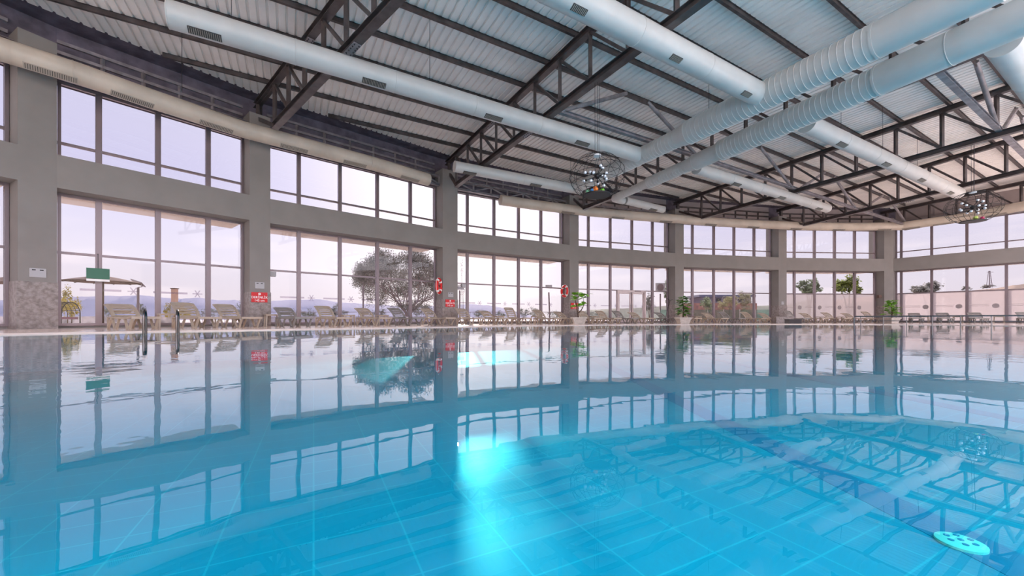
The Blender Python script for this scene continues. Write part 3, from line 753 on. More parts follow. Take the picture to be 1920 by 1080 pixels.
# ------------------------------------------------------------------ sun loungers and side tables
def make_lounger(mt):
    root = empty('sun_lounger', (0, 0, 0), 'x', 'sun lounger')
    W_ = .66
    s = MB()                                     # seat: two rails and slats, gently dished
    def zs(x): return .335-.03*math.sin(math.pi*min(1, max(0, x/1.3)))
    for sy in (-1, 1):
        pts = [(x*.1, sy*(W_/2-.03), zs(x*.1)) for x in range(-1, 14)]
        for p, q in zip(pts, pts[1:]): s.bar(p, q, .06, .05)
    for k in range(15):
        x = .05+k*.085; s.box((x, 0, zs(x)+.01), (.062, W_-.08, .018))
    s.box((1.31, 0, .325), (.05, W_, .07)); s.box((-.12, 0, .335), (.05, W_, .05))
    s.build('seat', M[mt], root)
    b = MB()
    for sy in (-1, 1):
        pts = [(-.74+.74*k/8, sy*(W_/2-.045-.0*k), .02+.045*math.sin(math.pi*k/8)) for k in range(9)]
        for p, q in zip(pts, pts[1:]): b.bar(p, q, .09, .03)
    for k in range(6):
        x = -.70+k*.135; cur = .02+.045*math.sin(math.pi*(x+.74)/.74)
        for j in range(6):
            y0 = -W_/2+.06+(W_-.12)*j/6; y1 = -W_/2+.06+(W_-.12)*(j+1)/6
            f0 = -.03*(1-(2*(j/6)-1)**2); f1 = -.03*(1-(2*((j+1)/6)-1)**2)
            b.bar((x+f0*.6, y0, cur+f0*.3), (x+f1*.6, y1, cur+f1*.3), .078 if k else .13, .016)
    bk = b.build('backrest', M[mt], root); bk.location = (0.0, 0, .345)
    MB().bar((-.34, -.2, -.0), (-.34, .2, -.0), .03, .03).build('prop_bar', M[mt], bk).location = (0, 0, 0)
    for x in (.18, 1.02):
        for sy in (-1, 1):
            l = MB(); y = sy*(W_/2-.04)
            l.bar((x-.24, y, .31), (x-.06, y, .0), .05, .05); l.bar((x+.24, y, .31), (x+.06, y, .0), .05, .05); l.bar((x-.09, y, .02), (x+.09, y, .02), .05, .04)
            l.build('leg', M[mt], root)
    l = MB()
    for sy in (-1, 1): l.bar((-.12, sy*.28, .32), (-.40, sy*.28, .0), .045, .05); l.bar((-.40, sy*.28, .02), (-.40, sy*.28, .34), .04, .04); l.bar((-.40, sy*.28, .335), (-.1, sy*.28, .335), .04, .04)
    l.bar((-.40, -.28, .32), (-.40, .28, .32), .04, .05)
    l.build('rear_frame', M[mt], root)
    return root
pa_ = make_lounger('plastic'); pb_ = make_lounger('plastic_g'); reg(None)
def bayof(px):
    for i, (lo, hi) in enumerate(((-999, 70), (70, 488), (488, 845), (845, 1077), (1077, 1275), (1275, 1468), (1468, 1662), (1662, 9999))):
        if lo <= px < hi: return i
used = set()
def lounger(pl_, pr, top, label, grey=False, inset=1.75, yaw=None, group='sun loungers around the pool deck'):
    px = pl_+ (pr-pl_)*.62; i = bayof(px); a, b = BAYS[i]; n = nrm(a, b)
    p = at_line(a-n*inset, b-n*inset, px)
    src = pb_ if grey else pa_
    if src.name in used: o = copy_tree(src)
    else: o = src; used.add(src.name)
    o.location = v3(p, deckz)
    if yaw is None: yaw = {0: -27, 1: -27, 2: -37, 3: -50, 4: -62, 5: -73, 6: -79, 7: -128}[i]
    o.rotation_euler = (0, 0, R(yaw))
    ztop = (HZ-top)/F*(p.y)+EYE-deckz
    sn = min(.96, max(.55, (ztop-.37)/.66)); ang = math.asin(sn)
    for ch in [c for c in bpy.data.objects if c.parent == o and c.name.startswith('backrest')]: ch.rotation_euler = (0, ang, 0); ch.scale = (.9, 1, 1)
    o['label'] = label; o['category'] = 'sun lounger'; o['group'] = group
    return o
LN = [(207, 255, 572, 'beige plastic sun lounger behind the left ladder rail, leftmost of all', 0), (325, 372, 568, 'beige plastic sun lounger behind the right ladder rail', 0),
 (411, 445, 571, 'beige plastic sun lounger left of the first red depth sign', 0), (521, 552, 577, 'grey-beige sun lounger just right of the first depth sign column', 1),
 (593, 627, 574, 'beige sun lounger with tall backrest, second in the bay with the big tree', 0), (675, 698, 578, 'beige sun lounger under the left fringe of the big tree', 0),
 (736, 758, 578, 'grey sun lounger in front of the big tree trunk', 1), (797, 818, 579, 'beige sun lounger below the red life ring', 0),
 (859, 880, 579, 'beige sun lounger just right of the life ring column', 0), (905, 924, 584, 'low beige sun lounger, second right of the life ring column', 0),
 (947, 968, 577, 'beige sun lounger with steeply raised tall backrest, bay right of the life ring column', 0), (1001, 1025, 581, 'beige sun lounger in front of the leaning outdoor pole', 0),
 (1044, 1063, 585, 'low beige sun lounger just left of the leggy potted plant', 0), (1085, 1103, 583, 'beige sun lounger just right of the leggy potted plant', 0),
 (1123, 1137, 583, 'beige sun lounger left of the glass door', 0), (1149, 1171, 583, 'dark-backed sun lounger in front of the left door leaf', 1),
 (1184, 1200, 586, 'low beige sun lounger in front of the right door leaf', 0), (1232, 1250, 586, 'sun lounger behind the microphone stand', 1),
 (1273, 1290, 586, 'sun lounger hidden behind the first bushy potted plant', 0), (1321, 1338, 587, 'low beige sun lounger left under the house outside', 0),
 (1349, 1371, 585, 'dark-slatted sun lounger in front of the house outside', 1), (1394, 1410, 585, 'beige sun lounger with curved top under the pale willow outside', 0),
 (1424, 1446, 588, 'low beige sun lounger left of the column with the switch plate', 0), (1472, 1489, 583, 'sun lounger rising behind the black box', 1),
 (1505, 1523, 588, 'low beige sun lounger just right of the black box', 0), (1546, 1563, 586, 'beige sun lounger in the middle of the frosted bay', 0),
 (1584, 1602, 589, 'low beige sun lounger at the left end of the low handrail', 0), (1616, 1640, 584.5, 'tall beige sun lounger left of the square potted plant', 0),
 (1703, 1723, 589, 'grey sun lounger against the right wall, leftmost there', 1), (1756, 1777, 589, 'grey sun lounger against the right wall, second from the corner', 1),
 (1815, 1839, 588, 'grey sun lounger against the right wall, third from the corner', 1), (1905, 1935, 586, 'grey sun lounger cut by the right edge of the view', 1)]
for (l0, r0, tp, lb, g) in LN: lounger(l0, r0, tp, lb, bool(g), inset=1.35)
# side tables
def make_table():
    root = empty('side_table', (0, 0, 0), 'x', 'side table')
    MB().box((0, 0, .455), (.50, .50, .035)).box((0, 0, .43), (.46, .46, .03)).build('table_top', M['plastic'], root)
    for sx in (-1, 1):
        for sy in (-1, 1): MB().bar((sx*.21, sy*.21, .43), (sx*.235, sy*.235, 0), .045, .05).build('leg', M['plastic'], root)
    return root
tp_ = make_table(); reg(None)
for k, (px, lb) in enumerate(((314, 'between the two ladder rails'), (510, 'in front of the first depth sign column'), (652, 'left of the big tree'), (716, 'left of the tree trunk'), (935, 'left of the tall lounger'), (1006, 'under the leaning outdoor pole'), (1112, 'right of the leggy plant'), (1306, 'right of the first bushy plant'), (1538, 'left in the frosted bay'), (1578, 'right in the frosted bay'), (1733, 'by the right wall, nearest the corner'), (1796, 'by the right wall, second from the corner'), (1873, 'by the right wall, nearest the right edge'))):
    i = bayof(px); a, b = BAYS[i]; n = nrm(a, b); ins = 0.42
    if i == 7: ins = 0.45
    p = at_line(a-n*ins, b-n*ins, px)
    o = tp_ if k == 0 else copy_tree(tp_)
    o.location = v3(p, deckz); o.rotation_euler = (0, 0, math.atan2((b-a).y, (b-a).x)); o['label'] = 'small square plastic side table ' + lb; o['group'] = 'side tables'

# ------------------------------------------------------------------ signs and fittings on the columns
def face(k, px, z, off=.035):
    a, b = COL[k]; n = nrm(a, b); p = at_line(a-n*off, b-n*off, px); d = (b-a).normalized()
    return v3(p, z), Matrix(((d.x, -n.x, 0), (d.y, -n.y, 0), (0, 0, 1))), d, n     # +y of the frame faces the hall
def text(body, size, m, parent, pos, d, n, name='lettering'):
    cu = bpy.data.curves.new('t', 'FONT'); cu.body = body; cu.size = size; cu.align_x = 'CENTER'; cu.align_y = 'CENTER'; cu.offset = size*.012
    t = bpy.data.objects.new('t', cu); C.objects.link(t)
    dg = bpy.context.evaluated_depsgraph_get(); me = bpy.data.meshes.new_from_object(t.evaluated_get(dg)); bpy.data.objects.remove(t)
    me.materials.clear(); me.materials.append(m)
    o = bpy.data.objects.new(name, me); C.objects.link(o); o.parent = parent
    X = Vector((d.x, d.y, 0)); Zv = Vector((0, 0, 1)); Y = -Vector((n.x, n.y, 0))
    o.matrix_basis = Matrix.Translation(Vector(pos)-parent_origin(parent)) @ Matrix((X, Zv, Y)).transposed().to_4x4()
    return o
for k, px, w, lb in ((1, 486.5, .56, 'red depth sign on the left of the three signed columns'), (2, 844, .56, 'red depth sign on the column with the life ring'), (3, 1076.5, .56, 'red depth sign partly behind the leggy potted plant')):
    pos, rot, d, n = face(k, px, 1.19, .05)
    if k == 3: pos, rot, d, n = face(k, 1077, 1.19, .05)
    root = empty('depth_sign', pos, lb + ', reading 145 cm', 'sign', 'red depth signs')
    MB().box(pos, (w, .02, .40), rot).build('panel', M['red'], root)
    q_ = pos-Vector((n.x, n.y, 0))*.013
    text('DERİNLİK', .125, M['white'], root, q_+Vector((0, 0, -.005)), d, n); text('145 cm', .12, M['white'], root, q_+Vector((0, 0, -.13)), d, n)
    MB().tube([q_+Vector((0, 0, .13)), q_+Vector((0, 0, .13))-Vector((n.x, n.y, 0))*.004], .045, 20).build('emblem', M['white'], root)
    text('2', .06, M['red'], root, q_+Vector((0, 0, .13))-Vector((n.x, n.y, 0))*.006, d, n, 'emblem_mark')
for k, px, z, lb in ((0, 71, 1.66, 'grey switch panel on the wide left column above the stone base'), (1, 487, 1.67, 'grey switch panel above the left depth sign'), (2, 845, 1.66, 'grey switch panel above the depth sign on the life ring column'), (5, 1467.5, 1.6, 'small grey switch plate on the column behind the black box')):
    pos, rot, d, n = face(k, px, z, .012)
    root = empty('switch_panel', pos, lb, 'panel', 'switch panels')
    MB().box(pos, (.32 if k < 5 else .26, .025, .26), rot).build('plate', M['grey'], root)
    MB().box(pos-Vector((n.x, n.y, 0))*.016+Vector((-d.x*.08, -d.y*.08, .08)), (.07, .01, .03), rot).build('switch', M['black'], root)
    MB().box(pos-Vector((n.x, n.y, 0))*.016+Vector((d.x*.07, d.y*.07, .08)), (.07, .01, .03), rot).build('switch', M['wire'], root)
# wall lamp fittings, green exit sign, speakers
def onray(px, py, d): return Vector(((px-960)/F*d, d, EYE+(HZ-py)/F*d))
a, b = BAYS[1]; n = nrm(a, b); p = at_line(a+n*.45, b+n*.45, 184); dd = (b-a).normalized(); rot = Matrix(((dd.x, -n.x, 0), (dd.y, -n.y, 0), (0, 0, 1)))
pos = v3(p, EYE+(HZ-513)/F*p.y); root = empty('exit_sign', pos, 'green exit sign hanging in front of the mullion above the parasol', 'sign')
MB().box(pos, (.52, .04, .34), rot).build('panel', M['greensign'], root); MB().box(pos-Vector((0, 0, .215)), (.52, .03, .07), rot).build('lower_strip', M['white'], root)
MB().tube([pos+Vector((0, 0, .17)), v3(p, ZT+.03), v3(p+n*.25, ZT+.03)], .008, 5).build('hanger', M['wire'], root)
for px, py, i, off, lb in ((511, 514, 2, .45, 'small grey wall box on the left reveal of the tree bay'), (869, 536, 3, .45, 'small grey wall box on the left reveal right of the life ring column'), (1648.5, 556, 6, .3, 'brown loudspeaker box in the corner above the potted plant')):
    a, b = BAYS[i]; n = nrm(a, b); p = at_line(a+n*off, b+n*off, px); dd = (b-a).normalized(); rot = Matrix(((dd.x, -n.x, 0), (dd.y, -n.y, 0), (0, 0, 1)))
    pos = v3(p, EYE+(HZ-py)/F*p.y); root = empty('wall_box', pos, lb, 'box')
    MB().box(pos, (.24, .2, .24 if px > 1000 else .2), rot).build('body', M['grey'] if px < 1000 else M['wicker'], root)
    e_ = b if px > 1000 else a; q_ = v3(e_+n*off, pos.z)
    MB().bar(pos, q_, .03, .03).build('bracket', M['frame'], root)
# life rings
def lifering(c, ax, label, R0=.36, r0=.085):
    root = empty('life_ring', c, label, 'life ring'); ax = Vector(ax).normalized(); u_ = Vector((0, 0, 1)); w_ = ax.cross(u_).normalized()
    c = Vector(c); P_ = lambda t: c+(w_*math.cos(t)+u_*math.sin(t))*R0
    MB().tube([P_(2*math.pi*k/48) for k in range(48)], r0, 16, closed=True).build('ring', M['ringred'], root, smooth=True)
    for k in range(4):
        t0 = math.pi/4+k*math.pi/2
        MB().tube([P_(t0-.16+.04*j) for j in range(9)], r0+.006, 16).build('white_band', M['white'], root, smooth=True)
        MB().tube([c+(w_*math.cos(t0+s*math.pi/2)+u_*math.sin(t0+s*math.pi/2))*(R0+r0+.02-.0*math.sin(s*math.pi)) for s in [j/10 for j in range(11)]], .009, 6).build('grab_rope', M['white'], root)
    return root
n2 = nrm(*BAYS[2]); d2 = (BAYS[2][1]-BAYS[2][0]).normalized()
p = at_line(BAYS[2][0]-n2*.12, BAYS[2][1]-n2*.12, 823); c = v3(p, EYE+(HZ-536)/F*p.y); lifering(c, (n2.x*1.0-d2.x*.9, n2.y*1.0-d2.y*.9, 0), 'red and white life ring facing left on the third column')
MB_ = MB().bar(c, v3(COL[2][0]+n2*.2, c.z), .04, .04)
o = MB_.build('ring_bracket', M['wire'], None, loc=c); tag(o, 'small dark bracket holding the left life ring to the column', 'bracket')
n3 = nrm(*BAYS[3]); d3 = (BAYS[3][1]-BAYS[3][0]).normalized()
p = at_line(BAYS[3][0]+n3*.15, BAYS[3][1]+n3*.15, 1058.5); c = v3(p, EYE+(HZ-546)/F*p.y); lifering(c, (d3.x*1.0+.12, d3.y, 0), 'red and white life ring seen edge-on above the low lounger, left of the leggy plant', .34, .075)
pw_ = v3(BAYS[3][1]+n3*.3, c.z)
o = MB().bar(c+Vector((d3.x, d3.y, 0))*.05, pw_, .06, .05).box(pw_-Vector((d3.x, d3.y, 0))*.05, (.1, .22, .3)).build('ring_bracket', M['grey'], None, loc=c); tag(o, 'grey bracket holding the edge-on life ring', 'bracket')

# ------------------------------------------------------------------ potted plants
def leaf(mb, p, d, L_, Wd, droop, rnd):
    d = d.normalized(); side = d.cross(Vector((0, 0, 1)));
    side = side.normalized() if side.length > .01 else Vector((1, 0, 0)); up = side.cross(d)
    side = (side*math.cos(droop)+up*math.sin(droop)).normalized(); up = side.cross(d)
    pts = [(0, 0), (.18, .55), (.5, 1), (.8, .7), (1, 0)]; b = len(mb.v)
    for t, w in pts:
        c = p+d*L_*t-Vector((0, 0, 1))*L_*.22*t*t
        mb.v += [c-side*Wd*w*.5+up*.012, c, c+side*Wd*w*.5+up*.012]
    for k in range(4):
        i = b+k*3; mb.f += [(i, i+3, i+4, i+1), (i+1, i+4, i+5, i+2)]
def plant(px, top, depth, kind, label, seed):
    rnd = random.Random(seed); p = Vector(((px-960)/F*depth, depth, deckz)); root = empty('potted_plant', p, label, 'plant')
    H_ = EYE+(HZ-top)/F*depth-deckz
    ph = .38; s0, s1 = (.26, .36) if kind != 'square' else (.24, .33)
    pot = MB(); b = 0
    pot.v = [p+Vector((sx*s, sy*s, z)) for s, z in ((s0, 0), (s1, ph-.07), (s1+.03, ph-.07), (s1+.03, ph), (s1-.03, ph), (s1-.05, ph-.06)) for sx, sy in ((-1, -1), (1, -1), (1, 1), (-1, 1))]
    pot.f = [(3, 2, 1, 0)]+[(i*4+k, i*4+(k+1) % 4, (i+1)*4+(k+1) % 4, (i+1)*4+k) for i in range(5) for k in range(4)]
    pot.build('pot', M['pot'], root)
    MB().box(p+Vector((0, 0, ph-.08)), ((s1-.05)*2, (s1-.05)*2, .03)).build('soil', M['soil'], root)
    st = MB(); lv = MB(); base = p+Vector((0, 0, ph-.1))
    if kind == 'leggy':
        tops = []
        main = [base, base+Vector((-.05, 0, .3)), base+Vector((-.10, .02, .7)), base+Vector((-.2, 0, 1.1)), base+Vector((-.25, 0, H_-ph-.1))]
        st.tube(main, [.05, .04, .03, .025, .015], 8)
        b2 = [main[1], base+Vector((.15, 0, .5)), base+Vector((.3, .02, .8)), base+Vector((.25, 0, 1.15))]; st.tube(b2, [.035, .03, .02, .012], 8)
        b3 = [main[3], base+Vector((.1, 0, 1.35)), base+Vector((.45, 0, 1.35))]; st.tube(b3, [.02, .015, .01], 6)
        spots = [(main[4], 5), (main[3], 3), (b2[-1], 4), (b3[-1], 4), (b3[1], 3), (main[2], 2), (b2[2], 3)]
        for c, m_n in spots:
            for k in range(m_n+3):
                a = rnd.uniform(0, 6.28); leaf(lv, Vector(c), Vector((math.cos(a), math.sin(a), rnd.uniform(-.3, .8))), rnd.uniform(.28, .42), rnd.uniform(.2, .3), rnd.uniform(-.6, .6), rnd)
    else:
        hh = H_-ph+.1; st.tube([base, base+Vector((.02, 0, hh*.5)), base+Vector((-.03, 0, hh*.9))], [.05, .04, .02], 8)
        for k in range(150):
            t = rnd.uniform(.22, 1); a = rnd.uniform(0, 6.28); r_ = .22*math.sin(math.pi*min(1, t*.9+.1))+.05
            c = base+Vector((0, 0, hh*t)); dv = Vector((math.cos(a), math.sin(a), rnd.uniform(-.15, .6)))
            leaf(lv, c+dv*r_*rnd.random(), dv, rnd.uniform(.28, .45)*(1.15-.4*t), rnd.uniform(.12, .2), rnd.uniform(-.4, .4), rnd)
    st.build('stem', M['bark'], root, smooth=True); lv.build('foliage', M['leafg'] if kind != 'bushy' else M['leafd'], root)
    return root
plant(1085, 546, 21.3, 'leggy', 'sparse leggy potted plant with big round leaves in a stone pot', 3)
plant(1281, 558, 24.0, 'bushy', 'bushy dark green potted plant in front of the column beside the door bay', 5)
plant(1672, 564, 28.0, 'square', 'bright green bushy plant in a pale square pot at the corner', 9)
# black box, ledge, microphone stand
p = Vector(((1487-960)/F*25.6, 25.6)); o = MB().box((p.x, p.y, deckz+.13), (.80, .45, .26)).box((p.x, p.y, deckz+.268), (.84, .49, .02)).build('storage_box', M['black'], None, loc=(p.x, p.y, deckz)); tag(o, 'low black box on the deck in front of the second last column', 'box')
p = Vector(((1467-960)/F*27.2, 27.2)); o = MB().box((p.x, p.y, deckz+.20), (1.2, .5, .40)).box((p.x, p.y, deckz+.42), (1.26, .56, .06)).build('stone_bench', M['granite'], None, loc=(p.x, p.y, deckz)); tag(o, 'brown stone bench block at the foot of the column behind the black box', 'bench')
p = Vector(((1251-960)/F*24.6, 24.6, deckz)); root = empty('microphone_stand', p, 'thin black microphone stand leaning beside the door bay', 'stand')
MB().tube([p+Vector((-.15, 0, .25)), p+Vector((.05, 0, 1.0)), p+Vector((.18, 0, 1.45))], .014, 8).build('pole', M['wire'], root)
for k in range(3):
    a = k*2.1+.4; MB().tube([p+Vector((-.15, 0, .3)), p+Vector((-.15+.4*math.cos(a), .4*math.sin(a), .01))], .011, 6).build('leg', M['wire'], root)
MB().tube([p+Vector((-.02, 0, 1.62)), p+Vector((.18, 0, 1.45)), p+Vector((.34, 0, 1.52))], .011, 6).build('boom_arm', M['wire'], root)
MB().ball(p+Vector((.05, 0, 1.0)), .035, 8, 6).build('clamp', M['wire'], root)

# ------------------------------------------------------------------ outside
def ridge(name, prof, dist, thick, m, label, cat, zbase=-3):
    mb = MB(); pr = []
    for (x0, y0), (x1, y1) in zip(prof, prof[1:]):
        k = max(1, int(abs(x1-x0)/8))
        for j in range(k): t = j/k; pr.append((x0+(x1-x0)*t, y0+(y1-y0)*t+random.uniform(-.5, .5)))
    pr.append(prof[-1]); n = len(pr)
    for (x, y) in pr:
        X = (x-960)/F*dist; Z = (HZ-y)/F*dist
        mb.v += [Vector((X*.8, dist*.8, zbase)), Vector((X*.93, dist*.93, Z*.55)), Vector((X, dist, Z)), Vector((X*(1+thick), dist*(1+thick), zbase))]
    for i in range(n-1):
        for k in range(3): a = i*4+k; mb.f.append((a, a+4, a+5, a+1))
    o = mb.build(name, m, None, smooth=True); tag(o, label, cat); return o
ridge('mountain', [(-300, 575), (-60, 566), (60, 560), (110, 557), (160, 556), (205, 554), (225, 555), (262, 553), (300, 557), (340, 560), (372, 558), (410, 563), (440, 562), (470, 569), (520, 563), (560, 562), (600, 561), (640, 567), (700, 570), (760, 575), (830, 573), (880, 570), (915, 572), (950, 579), (975, 586), (1010, 594), (1040, 600)], 900, .3, M['mount_haze'], 'long pale blue mountain range on the horizon at left', 'mountain')
ridge('hill', [(1060, 594), (1100, 580), (1130, 578), (1180, 576), (1240, 573), (1300, 566), (1330, 566), (1420, 572), (1480, 568), (1520, 560)], 150, .5, mat('hill_green', (.22, .22, .17), .95, noise=(.08, .4)), 'low olive hillside seen behind the glass door', 'hill')
ridge('hill', [(1560, 560), (1640, 553), (1700, 549), (1760, 547), (1820, 543), (1868, 538), (1900, 533), (1960, 526), (2100, 505), (2300, 500)], 110, .5, M['sand'], 'sandy slope rising beyond the right wall windows', 'hill')
def foliage(mb, blobs, n, size, rnd, spread=1.0):
    tot = sum(b[3]*b[4]*b[5] for b in blobs)
    for (x, y, z, rx, ry, rz) in blobs:
        k = int(n*rx*ry*rz/tot)
        subs = []
        for _ in range(26):
            w = Vector((rnd.gauss(0, 1), rnd.gauss(0, 1), rnd.gauss(0, 1))).normalized()*rnd.uniform(.35, .95)
            subs.append((w*1.08, rnd.uniform(.14, .42)))
        for _ in range(k):
            w, q = subs[int(rnd.random()*26)]
            v = w+Vector((rnd.gauss(0, .6), rnd.gauss(0, .6), rnd.gauss(0, .6)))*q
            c = Vector((x+v.x*rx, y+v.y*ry, z+v.z*rz)); sz = size*rnd.uniform(.4, 1.1)
            a = Vector((rnd.uniform(-1, 1), rnd.uniform(-1, 1), rnd.uniform(-1, 1))).normalized()*sz; b = a.orthogonal().normalized()*sz*.5
            mb.quad(c-a, c-b, c+a, c+b)
        for _ in range(0):
            while True:
                v = Vector((rnd.uniform(-1, 1), rnd.uniform(-1, 1), rnd.uniform(-1, 1)))
                if .15 < v.length < 1: break
            v = v.normalized()*(v.length**.5)
            c = Vector((x+v.x*rx, y+v.y*ry, z+v.z*rz)); s = size*rnd.uniform(.5, 1.3)
            a = Vector((rnd.uniform(-1, 1), rnd.uniform(-1, 1), rnd.uniform(-1, 1))).normalized()*s; b = a.orthogonal().normalized()*s*.6
            mb.quad(c-a, c-b, c+a, c+b)
def tree(px, d, blobs, n, size, m, label, seed, trunk=None, name='tree', cat='tree', group=None, tm='bark'):
    """blobs in pixels: x, y, rx, ry"""
    rnd = random.Random(seed); s = d/F; gz = -.02-max(0, (d-40))*.0013; p = Vector(((px-960)*s, d, gz)); root = empty(name, p, label, cat, group)
    bl = [((x-960)*s, d+rnd.uniform(-.3, .3)*rx*s, EYE+(HZ-y)*s, rx*s, rx*s*.8, ry*s) for x, y, rx, ry in blobs]
    lv = MB(); foliage(lv, bl, n, size, rnd); stuff(lv.build('foliage', M[m] if isinstance(m, str) else m, root))
    st = MB(); r0 = trunk or .12
    for b in bl:
        base = p+Vector((rnd.uniform(-.1, .1), 0, 0)); tgt = Vector(b[:3]); mid_ = base.lerp(tgt, .5)+Vector((0, 0, (tgt.z-base.z)*.15))
        st.tube([base, mid_, tgt], [r0, r0*.6, r0*.2], 6)
    st.build('trunk', M[tm], root)
    return root
# the big bare-branched tree
def bigtree():
    rnd = random.Random(11); d = 42.0; s = d/F; px = 765; p = Vector(((px-960)*s, d, -.05)); root = empty('tree', p, 'large round tree with bare twiggy crown outside the second window', 'tree')
    st = MB(); tw = MB(); lv = MB()
    cx, cz, rx, rz = (752-960)*s, EYE+(HZ-533)*s, 84*s, 72*s
    def grow(a, dirv, ln, r, depth):
        b = a+dirv*ln; (st if depth > 3 else tw).tube([a, a.lerp(b, .5)+Vector((rnd.uniform(-1, 1), rnd.uniform(-1, 1), rnd.uniform(-.3, .6)))*ln*.06, b], [r, r*.8, r*.62], 6 if depth > 3 else 3, cap=False)
        if depth <= 2:
            for _ in range(12):
                c = b.lerp(a, rnd.random())+Vector((rnd.uniform(-1, 1), rnd.uniform(-1, 1), rnd.uniform(-1, 1)))*.30
                e1 = Vector((rnd.uniform(-1, 1), rnd.uniform(-1, 1), rnd.uniform(-1, 1))).normalized()*rnd.uniform(.03, .065); e2 = e1.orthogonal()*.7
                lv.quad(c-e1, c-e2, c+e1, c+e2)
        if depth == 0: return
        for _ in range(3 if depth > 1 else 4):
            nd = (dirv+Vector((rnd.uniform(-1, 1), rnd.uniform(-1, 1), rnd.uniform(-.6, .9)))*.75).normalized()
            e = b+nd*ln*.75
            if ((e.x-cx)/rx)**2+((e.z-cz)/rz)**2+((e.y-d)/rx)**2 > 1.05: nd = (nd+(Vector((cx, d, cz))-b).normalized()*.6).normalized()
            grow(b, nd, ln*rnd.uniform(.68, .84), r*.6, depth-1)
    for k in range(9):
        a = k*2*math.pi/9; grow(p+Vector((math.cos(a)*.15, math.sin(a)*.15, .9)), Vector((math.cos(a)*.9, math.sin(a)*.9, rnd.uniform(.35, 1.3))).normalized(), 2.1, .10, 5)
    st.tube([p, p+Vector((0, 0, .6)), p+Vector((0, 0, 1.1))], [.42, .34, .36], 10)
    foliage(lv, [((x-960)*s, d, EYE+(HZ-y)*s, a_*s, a_*s*.8, b_*s) for x, y, a_, b_ in ((705, 560, 26, 16), (740, 540, 34, 20), (800, 548, 24, 26), (770, 575, 40, 14), (715, 510, 26, 20))], 9000, .075, rnd)
    st.build('trunk', M['twig'], root); stuff(tw.build('twigs', M['twig'], root)); stuff(lv.build('leaves', M['olive'], root))
bigtree()
tree(1518, 60, [(1508, 535, 12, 9), (1528, 533, 10, 12), (1518, 545, 18, 8)], 1600, .28, 'treeg', 'small round tree standing alone behind the last curved bay', 21, .12)
tree(1592, 62, [(1578, 538, 12, 12), (1592, 532, 12, 14), (1605, 543, 10, 9)], 2200, .3, mat('leaf_yellow_green', (.30, .34, .05), .7, noise=(.5, .5)), 'yellow-green leafy tree behind the frosted bay', 22, .14)  # yellow-green leaves, tone varied by noise
tree(1743, 80, [(1730, 543, 16, 8), (1755, 540, 14, 11)], 1600, .35, 'olive', 'wide dark tree on the slope beyond the right wall', 23, .16)
tree(1812, 100, [(1812, 541, 6, 5)], 200, .3, 'olive', 'small shrub on the slope between tree and pylon', 24, .06)
tree(1850, 98, [(1850, 537, 9, 4)], 260, .3, 'olive', 'dark shrub at the foot of the pylon', 25, .06)
tree(1327, 48, [(1322, 566, 9, 10), (1330, 575, 8, 8)], 1100, .14, 'treeg', 'small bushy tree left of the house', 26, .06)
tree(1368, 46, [(1370, 565, 14, 12), (1355, 572, 9, 10)], 1500, .12, mat('leaf_willow', (.40, .36, .18), .8), 'pale willowy tree in front of the house, left of two', 27, .05)
tree(1395, 44, [(1392, 560, 16, 14), (1396, 578, 12, 12)], 1500, .11, mat('leaf_willow_b', (.36, .33, .20), .8), 'pale willowy tree in front of the house, right of two', 28, .05)
tree(1252, 40, [(1248, 540, 5, 12), (1250, 556, 6, 10), (1256, 530, 3, 6)], 700, .10, 'treeg', 'slender young tree beside the square lamp post', 29, .04)
tree(1218, 44, [(1218, 566, 8, 14), (1214, 578, 9, 10)], 900, .12, 'olive', 'dark conical bush seen through the pane right of the door', 30, .05)
tree(868, 36, [(866, 500, 5, 16), (868, 545, 5, 14)], 500, .04, 'twig', 'thin bare shoots beside the street lamp right of the life ring column', 31, .03)
for k, (x, y, rx, ry, d, mm_, lb) in enumerate(((135, 575, 16, 22, 24, 'yellow', 'yellow-leaved shrub left of the parasol pole'), (128, 560, 8, 22, 25, 'yellow', 'tall thin yellow-green shrub beside the swing bench'), (318, 582, 16, 14, 26, 'yellow', 'golden shrub behind the side table'), (262, 580, 11, 13, 40, 'hedge', 'dark round bush below the solar lamp'), (202, 585, 13, 12, 42, 'hedge', 'dark round bush right of the parasol pole'),
    (405, 588, 28, 9, 45, 'hedge', 'flat olive hedge between the second and third lounger'), (452, 577, 8, 18, 40, 'hedge', 'dark conical bush left of the first depth sign column'), (565, 590, 22, 9, 45, 'hedge', 'olive hedge right of the first depth sign column'), (582, 589, 10, 9, 46, 'hedge', 'dark bush behind the second lounger of the tree bay'), (628, 584, 7, 14, 38, 'hedge', 'dark upright bush left of the second mullion in the tree bay'), (645, 590, 12, 7, 44, 'hedge', 'low bush left of the big tree'),
    (712, 588, 14, 9, 44, 'hedge', 'low bush under the left of the big tree'), (897, 588, 12, 8, 44, 'hedge', 'low round bush right of the life ring column'), (938, 590, 10, 7, 44, 'hedge', 'low round bush behind the tall lounger'), (982, 587, 12, 9, 40, 'hedge', 'grassy bush left of the leaning pole'), (1002, 586, 10, 9, 40, 'hedge', 'grassy bush just left of the leaning pole base'), (1040, 590, 18, 6, 44, 'hedge', 'flat hedge right of the leaning pole'),
    (790, 580, 28, 18, 46, 'hedge', 'dark bush mass behind the big tree trunk'), (1110, 590, 20, 8, 50, 'hedge', 'hedge left of the glass door'), (345, 588, 12, 9, 30, 'yellow', 'low golden shrub right of the pillar lamp'))):
    tree(x, d, [(x, y, rx, ry)], int(26*rx*ry*.12)+350, .0013*d+.018, mm_, lb, 50+k, .03, 'shrub', 'shrub')
